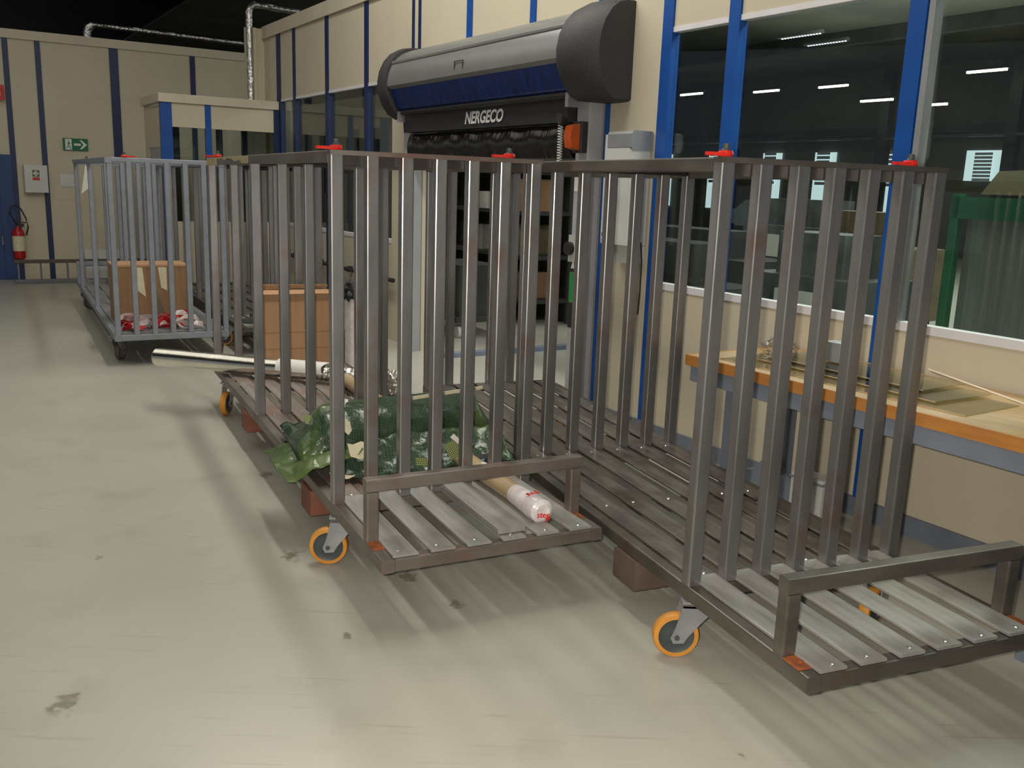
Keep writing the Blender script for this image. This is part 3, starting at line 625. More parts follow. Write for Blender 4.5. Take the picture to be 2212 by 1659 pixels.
machine('bench_saw', 6.2, -1.7, 1.5, .7, 1.15, 'hall_dark', 'black low machine close behind the narrow left window pane', 'machine')
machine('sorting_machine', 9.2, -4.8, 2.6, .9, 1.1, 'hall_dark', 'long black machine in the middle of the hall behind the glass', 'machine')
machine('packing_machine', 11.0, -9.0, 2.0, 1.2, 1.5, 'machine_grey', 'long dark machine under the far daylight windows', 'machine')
car = wroot('parked_car', 22.0, -19.4, 0, label='pale car nose seen through the far daylight window', cat='car')
part('body', MB().prism([(-1.2, .5), (1.6, .5), (1.6, .95), (.9, 1.05), (.45, 1.35), (-.8, 1.4), (-1.2, 1.05)], 'y', -0.3, 0.3), 'car_paint', car, smooth=False)
wm_ = MB().cyl((0, 0.3, .5), .28, .08, 'y', 16).mesh('wheel', 'black_plastic')
put('wheel', wm_, car, (-.7, 0, -.2)); put('wheel', wm_, car, (1.0, 0, -.2))
# things right behind the roll door
wi = wroot('wall_inner', 8.45, -0.6, 0, label='cream inner partition just behind the roll door opening', kind='structure')
part('reveal_post', MB().rbar(-0.60, -0.50, 0.44, 0.54, 0, 2.3, 'z', .006), 'cream_trim', wi)
part('panel', MB().box(5.1, 12.5, -2.2, -2.15, 0, 3.0), 'cream_panel', wi)
part('end_panel', MB().box(12.5, 12.55, -2.2, 0.4, 0, 3.0), 'cream_panel', wi)
for x in (5.6, 6.6, 7.5, 9.0, 10.2): part('door_strip', MB().box(x, x + .2, -2.15, -2.12, 1.3, 2.45), 'black_plastic', wi)
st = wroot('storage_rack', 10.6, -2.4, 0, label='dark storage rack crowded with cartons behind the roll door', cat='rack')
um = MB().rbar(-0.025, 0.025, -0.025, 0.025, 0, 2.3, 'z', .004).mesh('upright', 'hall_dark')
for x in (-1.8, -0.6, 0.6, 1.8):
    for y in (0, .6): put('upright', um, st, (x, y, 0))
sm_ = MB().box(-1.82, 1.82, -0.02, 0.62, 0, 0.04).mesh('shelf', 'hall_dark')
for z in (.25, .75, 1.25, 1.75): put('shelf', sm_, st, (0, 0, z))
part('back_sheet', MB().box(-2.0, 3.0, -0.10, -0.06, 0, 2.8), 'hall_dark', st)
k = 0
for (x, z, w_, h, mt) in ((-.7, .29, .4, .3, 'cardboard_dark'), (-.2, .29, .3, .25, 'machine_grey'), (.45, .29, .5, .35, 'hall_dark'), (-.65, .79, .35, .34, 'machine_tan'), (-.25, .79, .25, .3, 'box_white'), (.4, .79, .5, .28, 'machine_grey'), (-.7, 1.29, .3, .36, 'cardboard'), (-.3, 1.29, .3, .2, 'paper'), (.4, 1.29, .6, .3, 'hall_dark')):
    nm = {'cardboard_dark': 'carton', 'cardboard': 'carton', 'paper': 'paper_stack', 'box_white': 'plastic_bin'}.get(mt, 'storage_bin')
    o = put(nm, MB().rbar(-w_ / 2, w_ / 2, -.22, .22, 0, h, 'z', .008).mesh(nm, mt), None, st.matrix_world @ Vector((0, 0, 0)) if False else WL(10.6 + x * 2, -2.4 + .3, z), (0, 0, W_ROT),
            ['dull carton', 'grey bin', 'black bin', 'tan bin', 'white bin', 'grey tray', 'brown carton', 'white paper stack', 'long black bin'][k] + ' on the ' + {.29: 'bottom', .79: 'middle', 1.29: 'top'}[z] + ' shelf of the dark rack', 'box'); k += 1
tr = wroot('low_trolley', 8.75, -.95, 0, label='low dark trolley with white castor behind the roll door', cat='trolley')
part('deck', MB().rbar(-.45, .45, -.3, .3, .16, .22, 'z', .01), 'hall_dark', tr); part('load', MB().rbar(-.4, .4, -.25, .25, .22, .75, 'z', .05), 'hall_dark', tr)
cs = MB().cyl((0, -0.02, .06), .06, .04, 'y', 18).mesh('castor', 'box_white')
for x in (-.38, .38):
    for y in (-.24, .24): put('castor', cs, tr, (x, y, 0)); 
wpost = wroot('door_threshold', 7.42, -0.05, 0, label='grey blue guide strip on the floor across the door opening', cat='threshold')
part('strip', MB().box(-.05, .05, -1.6, 0, 0, 0.04), 'blue_strip', wpost)

# ------------------------------------------------------------------ rack carts
def cart(name, x, y, a, label, style, L=3.75, Lf=0.62, Lm=2.19, rail_v=0.16, reverse=False, rail=True, group=None, fork=True, swivel=(-.38, 1.05), scale=1.0):
    root = empty(name, (x, y, 0), a, label, 'glass rack cart', group)
    W = 0.91; ZB = 0.27; HB = 0.052; ZT = 1.685
    pm_, bm2, sm2, tm2 = style['post'], style['base'], style['slat'], style['top']
    # posts
    me = MB().rbar(0, style.get('pw', 0.052), 0.001, 0.048, ZB, ZT - 0.017, 'z', 0.006).mesh('post', pm_)
    rows = [Lf, Lm, L - 0.05]
    for r, v in enumerate(rows):
        for i in range(7): put('post', me, root, (i * 0.1432, v, 0))
    # base
    me = MB().rbar(0, 0.05, 0, L, ZB - HB, ZB, 'y', 0.006).mesh('side_rail', bm2)
    put('side_rail', me, root); put('side_rail', me, root, (W - 0.05 , 0, 0))
    me = MB().rbar(0.051, W - 0.051, 0, 0.05, ZB - HB, ZB - 0.001, 'x', 0.006).mesh('cross_rail', bm2)
    for v in (0.0, Lf - 0.005, Lm * 0.5 + Lf * .5, Lm, (Lm + L) / 2, L - 0.05): put('cross_rail', me, root, (0, v, 0))
    if style.get('inner', True):
        me = MB().rbar(0, 0.04, Lf + .05, L - 0.05, ZB - 0.04, ZB - 0.0005, 'y', 0.005).mesh('inner_rail', bm2)
        for i in range(1, 6): put('inner_rail', me, root, (i * 0.1442 + 0.003, 0, 0.0))
    # slats lying on the base between the post lines
    cut_ = style.get('cut', Lf + 0.055)
    me = MB().rbar(0, 0.097, 0.006, cut_ - .001, ZB + 0.0005, ZB + 0.011, 'y', 0.002).mesh('slat', sm2)
    mr_ = MB().rbar(0, 0.090, cut_ + .001, L - 0.055, ZB + 0.0005, ZB + 0.009, 'y', 0.002).mesh('slat', style['rear_slat'])
    screw = MB().lathe([(0.009, 0), (0.008, 0.003), (0.003, 0.0045)], 10).mesh('screw', 'bolt')
    for i in range(6):
        o = put('slat', me, root, (0.0455 + i * 0.1442, 0, 0))
        o2 = put('slat', mr_, root, (0.049 + i * 0.1442, 0, 0), label='darker rear slat')
        for v in (0.03, Lf + 0.07, Lm * 0.5 + Lf * .5, Lm - .06, (Lm + L) / 2, L - .1):
            put('screw', screw, o if v < cut_ else o2, (0.03 + 0.03 * random.random(), v + random.uniform(-.01, .01), ZB + (0.011 if v < cut_ else .009)))
    # top frame
    me = MB().rbar(0, 0.045, Lf + 0.047, L + 0.002, ZT - 0.045, ZT, 'y', 0.005).mesh('top_beam', tm2)
    put('top_beam', me, root, (-0.001, 0, 0)); put('top_beam', me, root, (W - 0.044, 0, 0))
    if style.get('patch'):
        z0, z1 = ZT - 0.041, ZT - 0.002
        q = MB().box(-0.0025, -0.001, L - 0.42, L - 0.01, z0 - .006, z1)
        part('paint_patch', q, 'cream_paint', root, label='flaking cream paint')
        pts = [(L - 1.45, z1), (L - .48, z1), (L - .48, z1 - .012), (L - .62, z1 - .005), (L - .7, z1 - .02), (L - .8, z1 - .006), (L - .95, z1 - .012), (L - 1.05, z1 - .028), (L - 1.2, z1 - .02), (L - 1.28, z0), (L - 1.45, z0)]
        part('paint_patch', MB().prism(pts, 'x', -0.0025, -0.001), 'cream_paint', root, label='flaking cream paint')
    me = MB().box(-0.002, W + 0.002, -0.004, 0.046, ZT - 0.017, ZT + 0.001).mesh('end_angle', tm2)
    o = put('end_angle', me, root, (0, Lf, 0))
    put('angle_web', MB().box(0.046, W - 0.046, 0.047, 0.054, ZT - 0.055, ZT - 0.002).mesh('angle_web', style.get('web', 'recess_shade_steel')), root, (0, Lf, 0))
    me2 = MB().rbar(0.045, W - 0.045, 0, 0.045, ZT - 0.036, ZT, 'x', 0.005).mesh('cross_beam', style.get('web', 'recess_shade_steel'))
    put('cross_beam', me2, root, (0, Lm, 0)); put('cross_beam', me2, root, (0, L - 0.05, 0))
    # clamps with red levers
    cm_ = MB().prism([(-0.015, -0.018), (0.015, -0.016), (0.015, 0.016), (-0.015, 0.018), (-0.085, 0.006), (-0.085, -0.005)], 'z', 0.003, 0.014).mesh('clamp_lever', 'red_plastic')
    sm3 = MB().lathe([(0.015, 0.0), (0.015, 0.022), (0.012, 0.026), (0.011, 0.04), (0.003, 0.042)], 14).mesh('clamp_stud', 'hub_dark')
    kn = MB().lathe([(0.022, 0.002), (0.026, 0.010), (0.022, 0.020)], 16).mesh('clamp_knob', 'red_plastic')
    for (u, v, an) in ((0.03, Lf + .03, 0.25), (W * .84, Lf + .025, 0.15), (0.03, L - .28, -.5), (W * .84, L - .025, .3)):
        o = put('clamp', kn, root, (u, v, ZT)); put('lever', cm_, o, (0, 0, 0), (0, 0, an)); put('stud', sm3, o, (0, 0, 0))
    # front rail
    if rail:
        me = MB().rbar(0, 0.048, rail_v, rail_v + 0.048, ZB, 0.462, 'z', 0.006).mesh('rail_upright', bm2)
        put('rail_upright', me, root, (0.002, 0, 0)); put('rail_upright', me, root, (W - 0.05, 0, 0))
        part('rail_bar', MB().rbar(0.001, W - 0.001, rail_v, rail_v + 0.048, 0.462, 0.512, 'x', 0.006), bm2, root)
        part('rusty_plate', MB().box(0.0, 0.06, rail_v - 0.075, rail_v - 0.002, ZB + .0005, ZB + 0.004).cyl((0.035, rail_v - .04, ZB + .004), 0.008, 0.004, 'z', 10), 'rust_orange', root, label='orange rusted plate')
        part('rusty_plate', MB().box(W - .07, W - .01, rail_v - 0.06, rail_v - 0.002, ZB + .0005, ZB + 0.004), 'rust_orange', root, label='orange rusted plate')
    # fork pockets
    if fork:
        me = MB()
        me.rbar(0.0, W, 0, .17, .10, ZB - HB, 'x', .006)
        me = me.mesh('fork_pocket', style['fork'])
        put('fork_pocket', me, root, (-0.01, 0.96, 0)); put('fork_pocket', me, root, (-0.01, 2.45, 0))
    # castors
    tyre = MB().lathe([(0.062, -0.02), (0.0765, -0.019), (0.08, -0.012), (0.08, 0.012), (0.0765, 0.019), (0.062, 0.02)], 32, axis='y', ring=True).mesh('tyre', style['tyre'], True)
    hub = MB().lathe([(0.01, -0.022), (0.018, -0.024), (0.02, -0.0185), (0.05, -0.013), (0.063, -0.0195), (0.063, 0.0195), (0.05, 0.013), (0.02, 0.0185), (0.018, 0.024), (0.01, 0.022)], 28, axis='y').mesh('hub', style['hub'], True)
    cheek = [(-.045, .198), (.035, .198), (.042, .16), (.02, .135), (-.02, .085), (-.034, .060), (-.070, .058), (-.080, .078), (-.064, .12)]
    fk = MB()
    for s_ in (-1, 1): fk.prism(cheek, 'y', s_ * .026, s_ * .031)
    fk.box(-0.045, 0.035, -.031, .031, .19, .20)
    fkm = fk.mesh('fork', 'zinc')
    plate = MB().box(-.05, .05, -.042, .042, .2085, .2175).cyl((0, 0, .198), .03, .011, 'z', 18).mesh('mount_plate', 'zinc')
    axle = MB().cyl((-.058, -.036, .08), .009, .072, 'y', 10).mesh('axle', 'hub_dark' if style['hub'] != 'hub_brown' else 'zinc')
    brake = MB().prism([(-.03, .198), (.045, .178), (.06, .186), (.03, .206), (-.03, .208)], 'y', -.022, .022).mesh('brake_lever', 'red_plastic')
    ws = [(0.045, Lf + 0.02, swivel[0]), (W - .045, Lf + 0.02, swivel[0] + .8), (0.045, L - .33, swivel[1]), (W - .045, L - .33, swivel[1])]
    for (u, v, an) in ws:
        c_ = put('castor', plate, root, (u, v, 0), (0, 0, an))
        put('wheel', tyre, c_, (-.058, 0, .08))
        put('hub', hub, c_, (-.058, 0, .08)); put('fork', fkm, c_); put('axle', axle, c_)
        if style.get('brake'): put('brake_lever', brake, c_)
    return root
ST1 = dict(rear_slat='brown_slat', post='bare_steel', base='base_steel', slat='slat_metal', top='base_steel', fork='primer_red', tyre='orange_tyre', hub='hub_dark', brake=True, patch=True)
ST2 = dict(rear_slat='dark_slat', post='bare_steel', base='dark_steel', slat='slat_metal', top='dark_steel', fork='pocket_brown', tyre='orange_tyre', hub='hub_dark', brake=True)
ST3 = dict(rear_slat='grey_paint_floor', post='grey_paint', base='grey_paint', slat='grey_paint_floor', top='grey_paint', fork='grey_paint', tyre='rail_dark', hub='zinc', web='grey_paint', pw=0.042)
C1 = (-0.438, 3.035, 0.465); C2 = (0.848, 2.334, 0.3796); C3 = (-3.244, 7.392, 0.505)
cart('rack_cart', *C1, 'bare steel rack cart in the middle, loaded with green netting, foil roll and carton', ST1, L=3.70, Lf=.622, Lm=2.19, rail_v=.175)
cart('rack_cart', *C2, 'empty bare steel rack cart nearest the camera on the right', ST2, L=3.87, Lf=.617, Lm=2.20, rail_v=.115)
# grey cart stands the other way round: its tail end faces the camera
_a = C3[2]
# its own far end is at the other side, so turn by 180 degrees
W3, L3 = .91, 4.28
ox = C3[0] + W3 * cos(_a) - L3 * sin(_a); oy = C3[1] + W3 * sin(_a) + L3 * cos(_a)
cart('rack_cart', ox, oy, _a + pi, 'grey painted rack cart at the left with carton and red-white tape', ST3, L=4.28, Lf=.622, Lm=2.44, fork=False)
def L2W(c, u, v, z=0): return Vector((c[0] + u * cos(c[2]) - v * sin(c[2]), c[1] + u * sin(c[2]) + v * cos(c[2]), z))
p4 = L2W(C3, 1.04, 0.16)
cart('rack_cart', p4.x, p4.y, 0.50, 'dark bare steel rack cart standing behind, right of the grey cart', ST2, L=3.6, Lf=.62, Lm=2.1, rail=False)

# ------------------------------------------------------------------ loads on the middle cart
def C(c, name, u, v, z, rot=0, **k): return empty(name, L2W(c, u, v, z), c[2] + rot, **k)
ZF = 0.281
cbx = C(C1, 'cardboard_box', 0.27, 3.27, ZF, 0, label='brown carton standing at the rear of the middle cart', cat='box')
part('carton', MB().rbar(0, .50, 0, .30, 0, .53, 'z', .006), 'cardboard', cbx)
part('flap', MB().prism([(0.0, .53), (0.5, .545), (.5, .56), (0, .565)], 'y', .26, .30), 'cardboard_dark', cbx)
part('crease', MB().box(-.001, .501, -.0015, 0, .27, .274).box(-.001, .501, -.0015, 0, .16, .163), 'cardboard_dark', cbx)
part('top_edge', MB().box(-.002, .502, -.003, 0.0, .485, .532), 'cardboard_dark', cbx)

# foil roll: from off the left edge across to the right
p0 = Vector((-2.43, 6.16, .352)); p1 = L2W(C1, .80, 2.66, .345)
dv = (p1 - p0); ln_ = dv.length; ang = math.atan2(dv.y, dv.x)
fr_ = empty('foil_roll', p0, ang, 'shiny silver foil roll with paper label lying across the middle cart', 'roll')
N = 26; cut = 1.14
part('smooth_roll', MB().tube([(0, 0, 0)] + [(.01 + cut * i / N, 0, 0) for i in range(N + 1)], .06, 24, .006, [.05] + [.06] * (N + 1)), 'foil', fr_, smooth=True)
part('wrinkled_roll', MB().tube([(cut + .002 + (ln_ - cut) * i / 40, 0, -.006) for i in range(41)], .055, 20, .10, [.05 + .004 * sin(i * 1.7) for i in range(41)]), 'foil_crumpled', fr_, smooth=True)
v = []; f = []
for i in range(9):
    a_ = R(-5 + i * 22)
    for x_ in (.93, 1.27 - .02 * sin(i)): v.append((x_, -cos(a_) * .0635, sin(a_) * .0635))
for i in range(8): f.append((2 * i, 2 * i + 1, 2 * i + 3, 2 * i + 2))
part('paper_label', MB().add(v, f), 'paper', fr_, smooth=True)
part('core', MB().cyl((-.003, 0, 0), .035, .02, 'x', 16), 'kraft_tube', fr_)
fb = C(C1, 'foil_bundle', .86, 2.42, .355, .3, label='crumpled silver foil bundle at the right end of the foil roll', cat='foil')
def blob(rx, ry, rz, amp, seed, nu=28, nv=18, sc=3.0, flat_z=None):
    v = []; f = []
    for j in range(nv + 1):
        th = pi * j / nv
        for i in range(nu):
            ph = 2 * pi * i / nu; p = Vector((sin(th) * cos(ph), sin(th) * sin(ph), cos(th)))
            k_ = 1 + amp * noise.noise(p * sc + Vector((seed, 0, 0))) + amp * .5 * noise.noise(p * sc * 2.6 + Vector((0, seed, 0)))
            q = Vector((p.x * rx * k_, p.y * ry * k_, p.z * rz * k_))
            if flat_z is not None: q.z = max(q.z, flat_z)
            v.append(q)
    for j in range(nv):
        for i in range(nu): f.append((j * nu + i, j * nu + (i + 1) % nu, (j + 1) * nu + (i + 1) % nu, (j + 1) * nu + i))
    return MB().add(v, f)
part('foil', blob(.05, .11, .07, .5, 4), 'foil_crumpled', fb, smooth=True)

# long cardboard tube running along the deck
q0 = L2W(C1, .70, .17, ZF + .042); q1 = L2W(C1, .66, 2.85, ZF + .042)
dv = q1 - q0; tr_ = empty('cardboard_tube', q0, math.atan2(dv.y, dv.x), 'long tan cardboard tube with white and red wrapped end on the middle cart', 'tube')
part('tube', MB().cyl((.08, 0, 0), .041, dv.length - .08, 'x', 24), 'kraft_tube', tr_, smooth=True)
part('wrapped_end', MB().lathe([(.012, -.06), (.03, -.064), (.048, -.05), (.052, -.02), (.05, .03), (.046, .09), (.043, .17)], 24, axis='x'), 'white_film', tr_, smooth=True, label='white film with red print')
text('print', 'ster', .036, 'letter_red', tr_, (-.0655, .0, -.012), (R(90), R(8), R(-90)), extrude=.002)
text('print', 'R', .03, 'letter_red', tr_, (-.064, -.02, -.03), (R(90), R(60), R(-90)), extrude=.004)
text('print', 'FA', .034, 'letter_red', tr_, (.02, .012, .0505), (0, R(0), R(-75)), extrude=.002)
text('print', 'A', .034, 'letter_red', tr_, (.04, -.024, .046), (R(24), R(0), R(-60)), extrude=.002)
part('paper_strip', MB().box(.33, .50, -.012, .012, .0405, .043), 'paper', tr_)

ls = empty('loose_slat', L2W(C1, .475, .045, ZF + .004), C1[2] + .06, 'loose grey metal bar lying askew on the front slats', 'metal bar')
part('bar', MB().rbar(0, .115, 0, .60, 0, .022, 'y', .003), 'slat_metal', ls, rot=(R(.0), 0, -.06))

# green reinforced netting bundle
gn = C(C1, 'green_netting', 0, 0, 0, 0, label='crumpled green reinforced plastic netting heaped across the middle cart', cat='netting')
def netting():
    nu, nv = 90, 44; v = []; uv = []
    for i in range(nu):
        t = i / (nu - 1); u = -0.02 + t * 1.0
        cy = 1.20 + .10 * t; rz = .10 + .035 * sin(t * pi * .9 + .4) + .05 * max(0, t - .55); ry = .17 + .03 * sin(t * 5)
        if t < .12: rz *= .45 + t * 4.5
        if t > .93: rz *= 1 - (t - .93) * 6; ry *= 1 - (t - .93) * 5
        zc = ZF + rz
        for j in range(nv):
            a_ = 2 * pi * j / nv
            q_ = .35 + .65 * max(0, 1 - t * 2.2); k_ = 1 + .22 * q_ * noise.noise(Vector((u * 6, cos(a_) * 1.6, sin(a_) * 1.6))) + .09 * q_ * noise.noise(Vector((u * 17, cos(a_) * 4, sin(a_) * 4 + 5)))
            z = zc + sin(a_) * rz * k_ * 1.0
            v.append((u + .02 * noise.noise(Vector((a_, u * 9, 3))), cy + cos(a_) * ry * k_, max(z, ZF + .001)))
            uv.append((u, a_ / (2 * pi) * 2 * pi * .15))
    f = [(i * nv + j, i * nv + (j + 1) % nv, (i + 1) * nv + (j + 1) % nv, (i + 1) * nv + j) for i in range(nu - 1) for j in range(nv)]
    f.append(tuple(range(nv))[::-1]); f.append(tuple(range((nu - 1) * nv, nu * nv)))
    return MB().add(v, f), uv
def sheet(pts_fn, nu, nv, th=.003):
    v = []; uv = []
    for i in range(nu):
        for j in range(nv):
            p = Vector(pts_fn(i / (nu - 1), j / (nv - 1))); v.append(p); uv.append((i / (nu - 1) * .6, j / (nv - 1) * .4))
    f = [(i * nv + j, i * nv + j + 1, (i + 1) * nv + j + 1, (i + 1) * nv + j) for i in range(nu - 1) for j in range(nv - 1)]
    return MB().add(v, f), uv
def put_uv(name, mbuv, mat, parent, label=None, solid=None):
    mb_, uv = mbuv; me = bpy.data.meshes.new(name); me.from_pydata([tuple(p) for p in mb_.v], [], mb_.f); me.materials.append(MATS[mat])
    l = me.uv_layers.new(name='UVMap')
    for lp in me.loops: l.data[lp.index].uv = uv[lp.vertex_index]
    for p in me.polygons: p.use_smooth = True
    o = put(name, me, parent, label=label)
    if solid: md = o.modifiers.new('thickness', 'SOLIDIFY'); md.thickness = solid
    return o
put_uv('bundle', netting(), 'green_net', gn)
def flap(a, b):   # spills over the left edge of the cart
    u = -.12 + .34 * a; v_ = .92 + .52 * b
    z = ZF + .035 + .09 * a * (1 - .5 * b) + .04 * noise.noise(Vector((a * 3, b * 3, 2))) + .010 * noise.noise(Vector((a * 8, b * 7, 7)))
    if u < 0: z -= (-u) * .35
    u += .03 * noise.noise(Vector((b * 3, 3, 1)))
    return (u, v_ - .04 * sin(a * 3), max(z, ZF + .006))
put_uv('loose_flap', sheet(flap, 30, 30), 'green_film', gn, solid=.003)
def flap2(a, b):
    u = .02 + .30 * a; v_ = 1.25 + .45 * b
    z = ZF + .05 + .14 * a * (1 - b * .8) + .05 * noise.noise(Vector((a * 5, b * 4, 9)))
    return (u + .03 * noise.noise(Vector((b * 9, 1, 8))), v_, max(z, ZF + .006))
put_uv('loose_flap', sheet(flap2, 26, 26), 'green_net', gn, solid=.003)
def flap3(a, b):
    u = .10 + .85 * a; v_ = .86 + .20 * b
    z = ZF + .01 + .13 * b + .03 * noise.noise(Vector((a * 12, b * 4, 19)))
    return (u, v_ - .015 * noise.noise(Vector((a * 14, 4, 2))), max(z, ZF + .004))
put_uv('loose_flap', sheet(flap3, 60, 16), 'green_net', gn, solid=.003)
def scrap(name, pts, mat, loc, rot, label=None):
    return part(name, MB().prism(pts, 'z', 0, .003), mat, gn, loc, rot, label=label)
sc1 = [(-.045, -.03), (.0, -.042), (.05, -.026), (.042, .014), (.062, .034), (.014, .042), (-.028, .026), (-.056, .03)]
scrap('torn_paper', sc1, 'cream_paper', (.20, .92, .40), (R(60), R(10), .2), 'cream torn paper')
scrap('torn_paper', sc1, 'cream_paper', (.16, 1.0, .50), (R(50), R(-20), 1.2)); scrap('torn_paper', sc1, 'paper', (.22, 1.22, .545), (R(30), R(15), .6))
scrap('torn_paper', sc1, 'cream_paper', (.12, .88, .31), (R(15), 0, .3)); scrap('torn_paper', [(-.03, -.012), (.035, -.02), (.04, .0), (-.02, .012)], 'paper', (.63, .832, .44), (R(70), R(35), .1))
part('net_scrap', MB().box(-.045, .045, -.04, .04, 0, .002), 'yellow_net', gn, (.63, .835, .39), (R(72), R(-20), .1), label='yellow green grid scrap')
part('net_scrap', MB().box(-.03, .03, -.02, .02, 0, .002), 'yellow_net', gn, (.47, .845, .34), (R(60), R(10), .1)); part('net_scrap', MB().box(-.04, .04, -.03, .03, 0, .002), 'yellow_net', gn, (.07, 1.25, .47), (R(35), R(10), .3))
part('paper_edge', MB().box(0, .40, 0, .006, 0, .016), 'cream_paper', gn, (.52, 1.17, .548), (0, R(-4), .02), label='cream paper edge strip')
bt = C(C1, 'dark_bottle', .77, .83, ZF + .035, .2, label='dark plastic bottle with pale blue marks tucked under the green netting', cat='bottle')
part('body', MB().lathe([(.01, -.07), (.03, -.068), (.034, -.05), (.034, .03), (.026, .05), (.012, .062), (.012, .075)], 18, axis='x'), 'black_plastic', bt, smooth=True)
part('cap', MB().cyl((.075, 0, 0), .014, .014, 'x', 12), 'black_plastic', bt)
text('print', 'OK', .03, 'letter_blue', bt, (-.03, -.0335, .012), (R(75), 0, .3), extrude=.001)
wt = C(C1, 'white_roll', 1.13, 4.15, 0, 0, label='white upright roll with black bag on top behind the middle cart', cat='roll')
part('roll', MB().cyl((0, 0, 0), .055, .66, 'z', 20), 'white_film', wt, smooth=True); part('black_bag', blob(.075, .075, .09, .35, 9), 'black_plastic', wt, (0, 0, .71), smooth=True)

# things on the grey cart
def L3(name, u, v, z, rot=0, **k): return C(C3, name, u, v, z, rot, **k)
b3 = L3('cardboard_box', .07, .62, ZF, 0, label='wide brown carton with white tape strips on the grey cart', cat='box')
part('carton', MB().rbar(0, .62, 0, .40, 0, .50, 'z', .006), 'cardboard_dark', b3)
part('lid_edge', MB().box(-.004, .624, -.004, .404, .485, .502), 'cardboard', b3)
part('white_tape', MB().prism([(.17, .48), (.24, .48), (.26, .22), (.19, .28)], 'y', -.003, 0), 'cream_paper', b3); part('white_tape', MB().prism([(.37, .48), (.44, .48), (.44, .27), (.39, .30)], 'y', -.003, 0), 'cream_paper', b3)
part('orange_mark', MB().prism([(.30, .20), (.36, .28), (.42, .05), (.30, .0)], 'y', -.002, 0), 'machine_tan', b3)
tp = L3('barrier_tape', .40, .27, ZF, 0, label='tangled heap of red and white barrier tape on the grey cart', cat='tape')
random.seed(21)
for k in range(26):
    pts = []; x, y, z = random.uniform(-.27, .24), random.uniform(-.10, .10), .01
    a_ = random.uniform(-.6, .6) + (pi if random.random() < .5 else 0)
    seg = random.randint(5, 9); v = []; f = []; ht = random.uniform(.03, .15) * (1 - abs(x) / .45)
    tw = random.uniform(-1, 1)
    for i in range(seg):
        t = i / (seg - 1); zz = .012 + ht * sin(pi * t)
        px_, py_ = x + cos(a_) * .04 * i, y + sin(a_) * .04 * i; a_ += random.uniform(-.5, .5); px_ = max(-.33, min(.36, px_)); py_ = max(-.16, min(.2, py_))
        w_ = .028; tt = tw + t * 2
        dx_, dz_ = w_ * cos(tt) * -sin(a_), w_ * sin(tt) * .7; dy_ = w_ * cos(tt) * cos(a_)
        v += [(px_ - dx_, py_ - dy_, max(.004, zz - dz_)), (px_ + dx_, py_ + dy_, max(.006, zz + dz_ + .004))]
    for i in range(seg - 1): f.append((2 * i, 2 * i + 1, 2 * i + 3, 2 * i + 2))
    o = part('tape_strip', MB().add(v, f), 'tape_red' if k % 2 else 'tape_white', tp, label='red strip' if k % 2 else 'white strip')
    md = o.modifiers.new('t', 'SOLIDIFY'); md.thickness = .0015
tg = L3('paper_tag', .045, 3.58, 1.31, 0, label='white pointed paper tag hanging from the far left corner of the grey cart', cat='tag')
part('paper', MB().prism([(.02, -.0), (.075, .30), (.085, .33), (.10, .20), (.115, .12), (.09, .06)], 'y', -.02, -.016), 'paper', tg)
# black tarp and case between the rear carts
tc_ = empty('black_case', L2W(C3, 1.42, -.40), .48, 'black case with white lettering standing between the rear carts', 'case')
part('case', MB().rbar(-.30, .45, 0, .35, 0, .27, 'z', .02), 'black_plastic', tc_); part('handle', MB().tube([(-.05, .17, .27), (-.05, .17, .30), (.15, .17, .30), (.15, .17, .27)], .01, 8), 'black_plastic', tc_)
text('lettering', '\u2022 SUPER', .055, 'letter_white', tc_, (-.06, -.001, .235), (R(90), 0, 0), offset=.0012)
bg = empty('black_tarp', L2W(C3, 1.45, .35, ZF), .5, 'crumpled dark tarp lying on the front of the rear dark cart', 'tarp')
part('tarp', blob(.33, .28, .10, .25, 12, flat_z=0.0), 'hall_dark', bg, smooth=True)

# ------------------------------------------------------------------ workbench at the right
wb = wroot('workbench', 0, 0, label='workbench with orange-brown wooden top edge and grey steel frame along the wall', cat='workbench')
s0, s1, d1, zt = 0.1, 3.34, .74, .79
part('worktop', MB().box(s0, s1, .02, d1 - .012, zt - .045, zt), 'wood_top', wb); part('front_edge', MB().box(s0, s1 + .002, d1 - .012, d1, zt - .05, zt + .001), 'wood_edge', wb)
part('end_edge', MB().box(s1, s1 + .012, .02, d1, zt - .05, zt + .001), 'wood_edge', wb)
part('apron', MB().box(s0, s1 - .02, d1 - .05, d1 - .01, zt - .125, zt - .051).box(s1 - .06, s1 - .02, .05, d1 - .05, zt - .125, zt - .051), 'bench_grey', wb)
lm = MB().rbar(-.03, .03, -.03, .03, 0, zt - .052, 'z', .006).mesh('leg', 'bench_grey')
for (s, d_) in ((3.24, .50), (3.24, .08), (1.50, .66), (1.50, .08)): put('leg', lm, wb, (s, d_, 0))
part('foot_plate', MB().box(1.42, 1.58, .60, .72, 0, .05), 'bench_grey', wb)
lg2 = 'clear acrylic sheets stacked on the workbench'
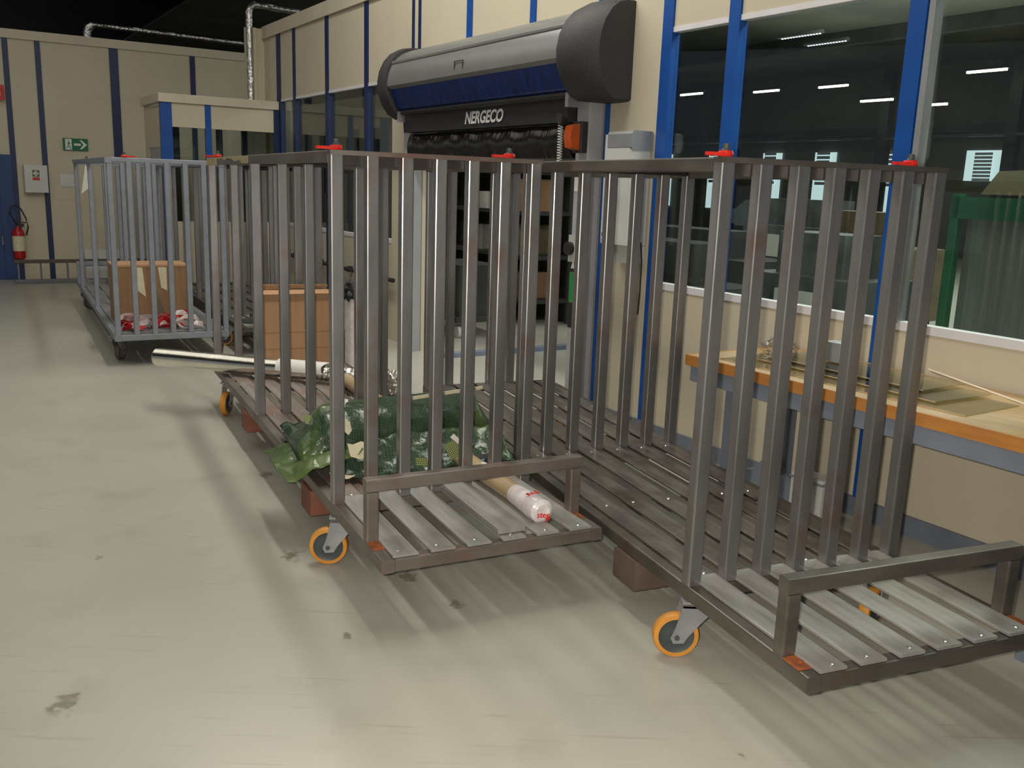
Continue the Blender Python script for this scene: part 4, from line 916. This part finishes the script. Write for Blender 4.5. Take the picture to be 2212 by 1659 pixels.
def acry(s, d_, l, w_, z, rot, lab, th=.004, tilt=(0, 0)):
    o = wroot('acrylic_sheet', s, d_, z, label=lab, cat='sheet'); o.rotation_euler = (tilt[0], tilt[1], W_ROT + rot)
    part('sheet', MB().box(0, l, 0, w_, 0, th), 'clear_sheet', o); part('film_edge', MB().box(0, l, w_, w_ + .002, 0, th), 'tape_tan', o)
acry(1.95, .25, 1.25, .38, zt + .001, .03, 'bottom clear acrylic sheet, longest of the stack on the workbench')
acry(2.1, .20, 1.0, .36, zt + .010, -.03, 'middle clear acrylic sheet in the stack on the workbench')
acry(2.25, .15, .85, .30, zt + .020, .02, 'top clear acrylic sheet in the stack on the workbench')
acry(1.60, .42, .55, .22, zt + .012, .45, 'broken clear shard propped up at the right end of the workbench', .005, (R(12), R(-14)))
bp_ = wroot('bubble_wrap', 3.12, .33, zt + .04, label='crumpled clear bubble wrap near the left end of the workbench', cat='wrap')
part('wrap', blob(.09, .07, .05, .5, 3), 'clear_film', bp_, smooth=True)
lv = wroot('metal_block', 2.82, .28, zt + .03, label='small lilac grey metal block on the workbench against the blue post', cat='block')
part('block', MB().rbar(-.05, .05, -.04, .04, 0, .09, 'z', .006), 'alu', lv)
bk = wroot('black_tool', 1.62, .50, zt + .001, label='black tool body cut by the right edge of the photo on the workbench', cat='tool')
part('body', MB().lathe([(.03, 0), (.045, .01), (.05, .08), (.04, .13), (.02, .15)], 18), 'black_plastic', bk, smooth=True)
ub = wroot('grey_bracket', 3.10, .13, 0, label='blue-grey steel bracket lying under the workbench', cat='bracket')
part('bracket', MB().prism([(0, 0), (.33, 0), (.33, .10), (.26, .12), (.18, .22), (.12, .23), (.08, .14), (0, .10)], 'y', 0, .05), 'bench_grey', ub)
ub = wroot('white_box', 2.97, .12, 0, label='pale box leaning under the workbench beside the blue post', cat='box')
part('body', MB().rbar(-.10, .10, 0, .10, 0, .20, 'z', .008), 'box_white', ub); part('lid', MB().box(-.105, .105, -.004, .104, .17, .182), 'alu', ub)
tpz = wroot('white_tag_strip', 1.80, .20, 0.0, label='short white strip standing near the wall behind the right rail', cat='strip')
part('strip', MB().box(-.012, .012, 0, .02, 0, .16), 'paper', tpz)
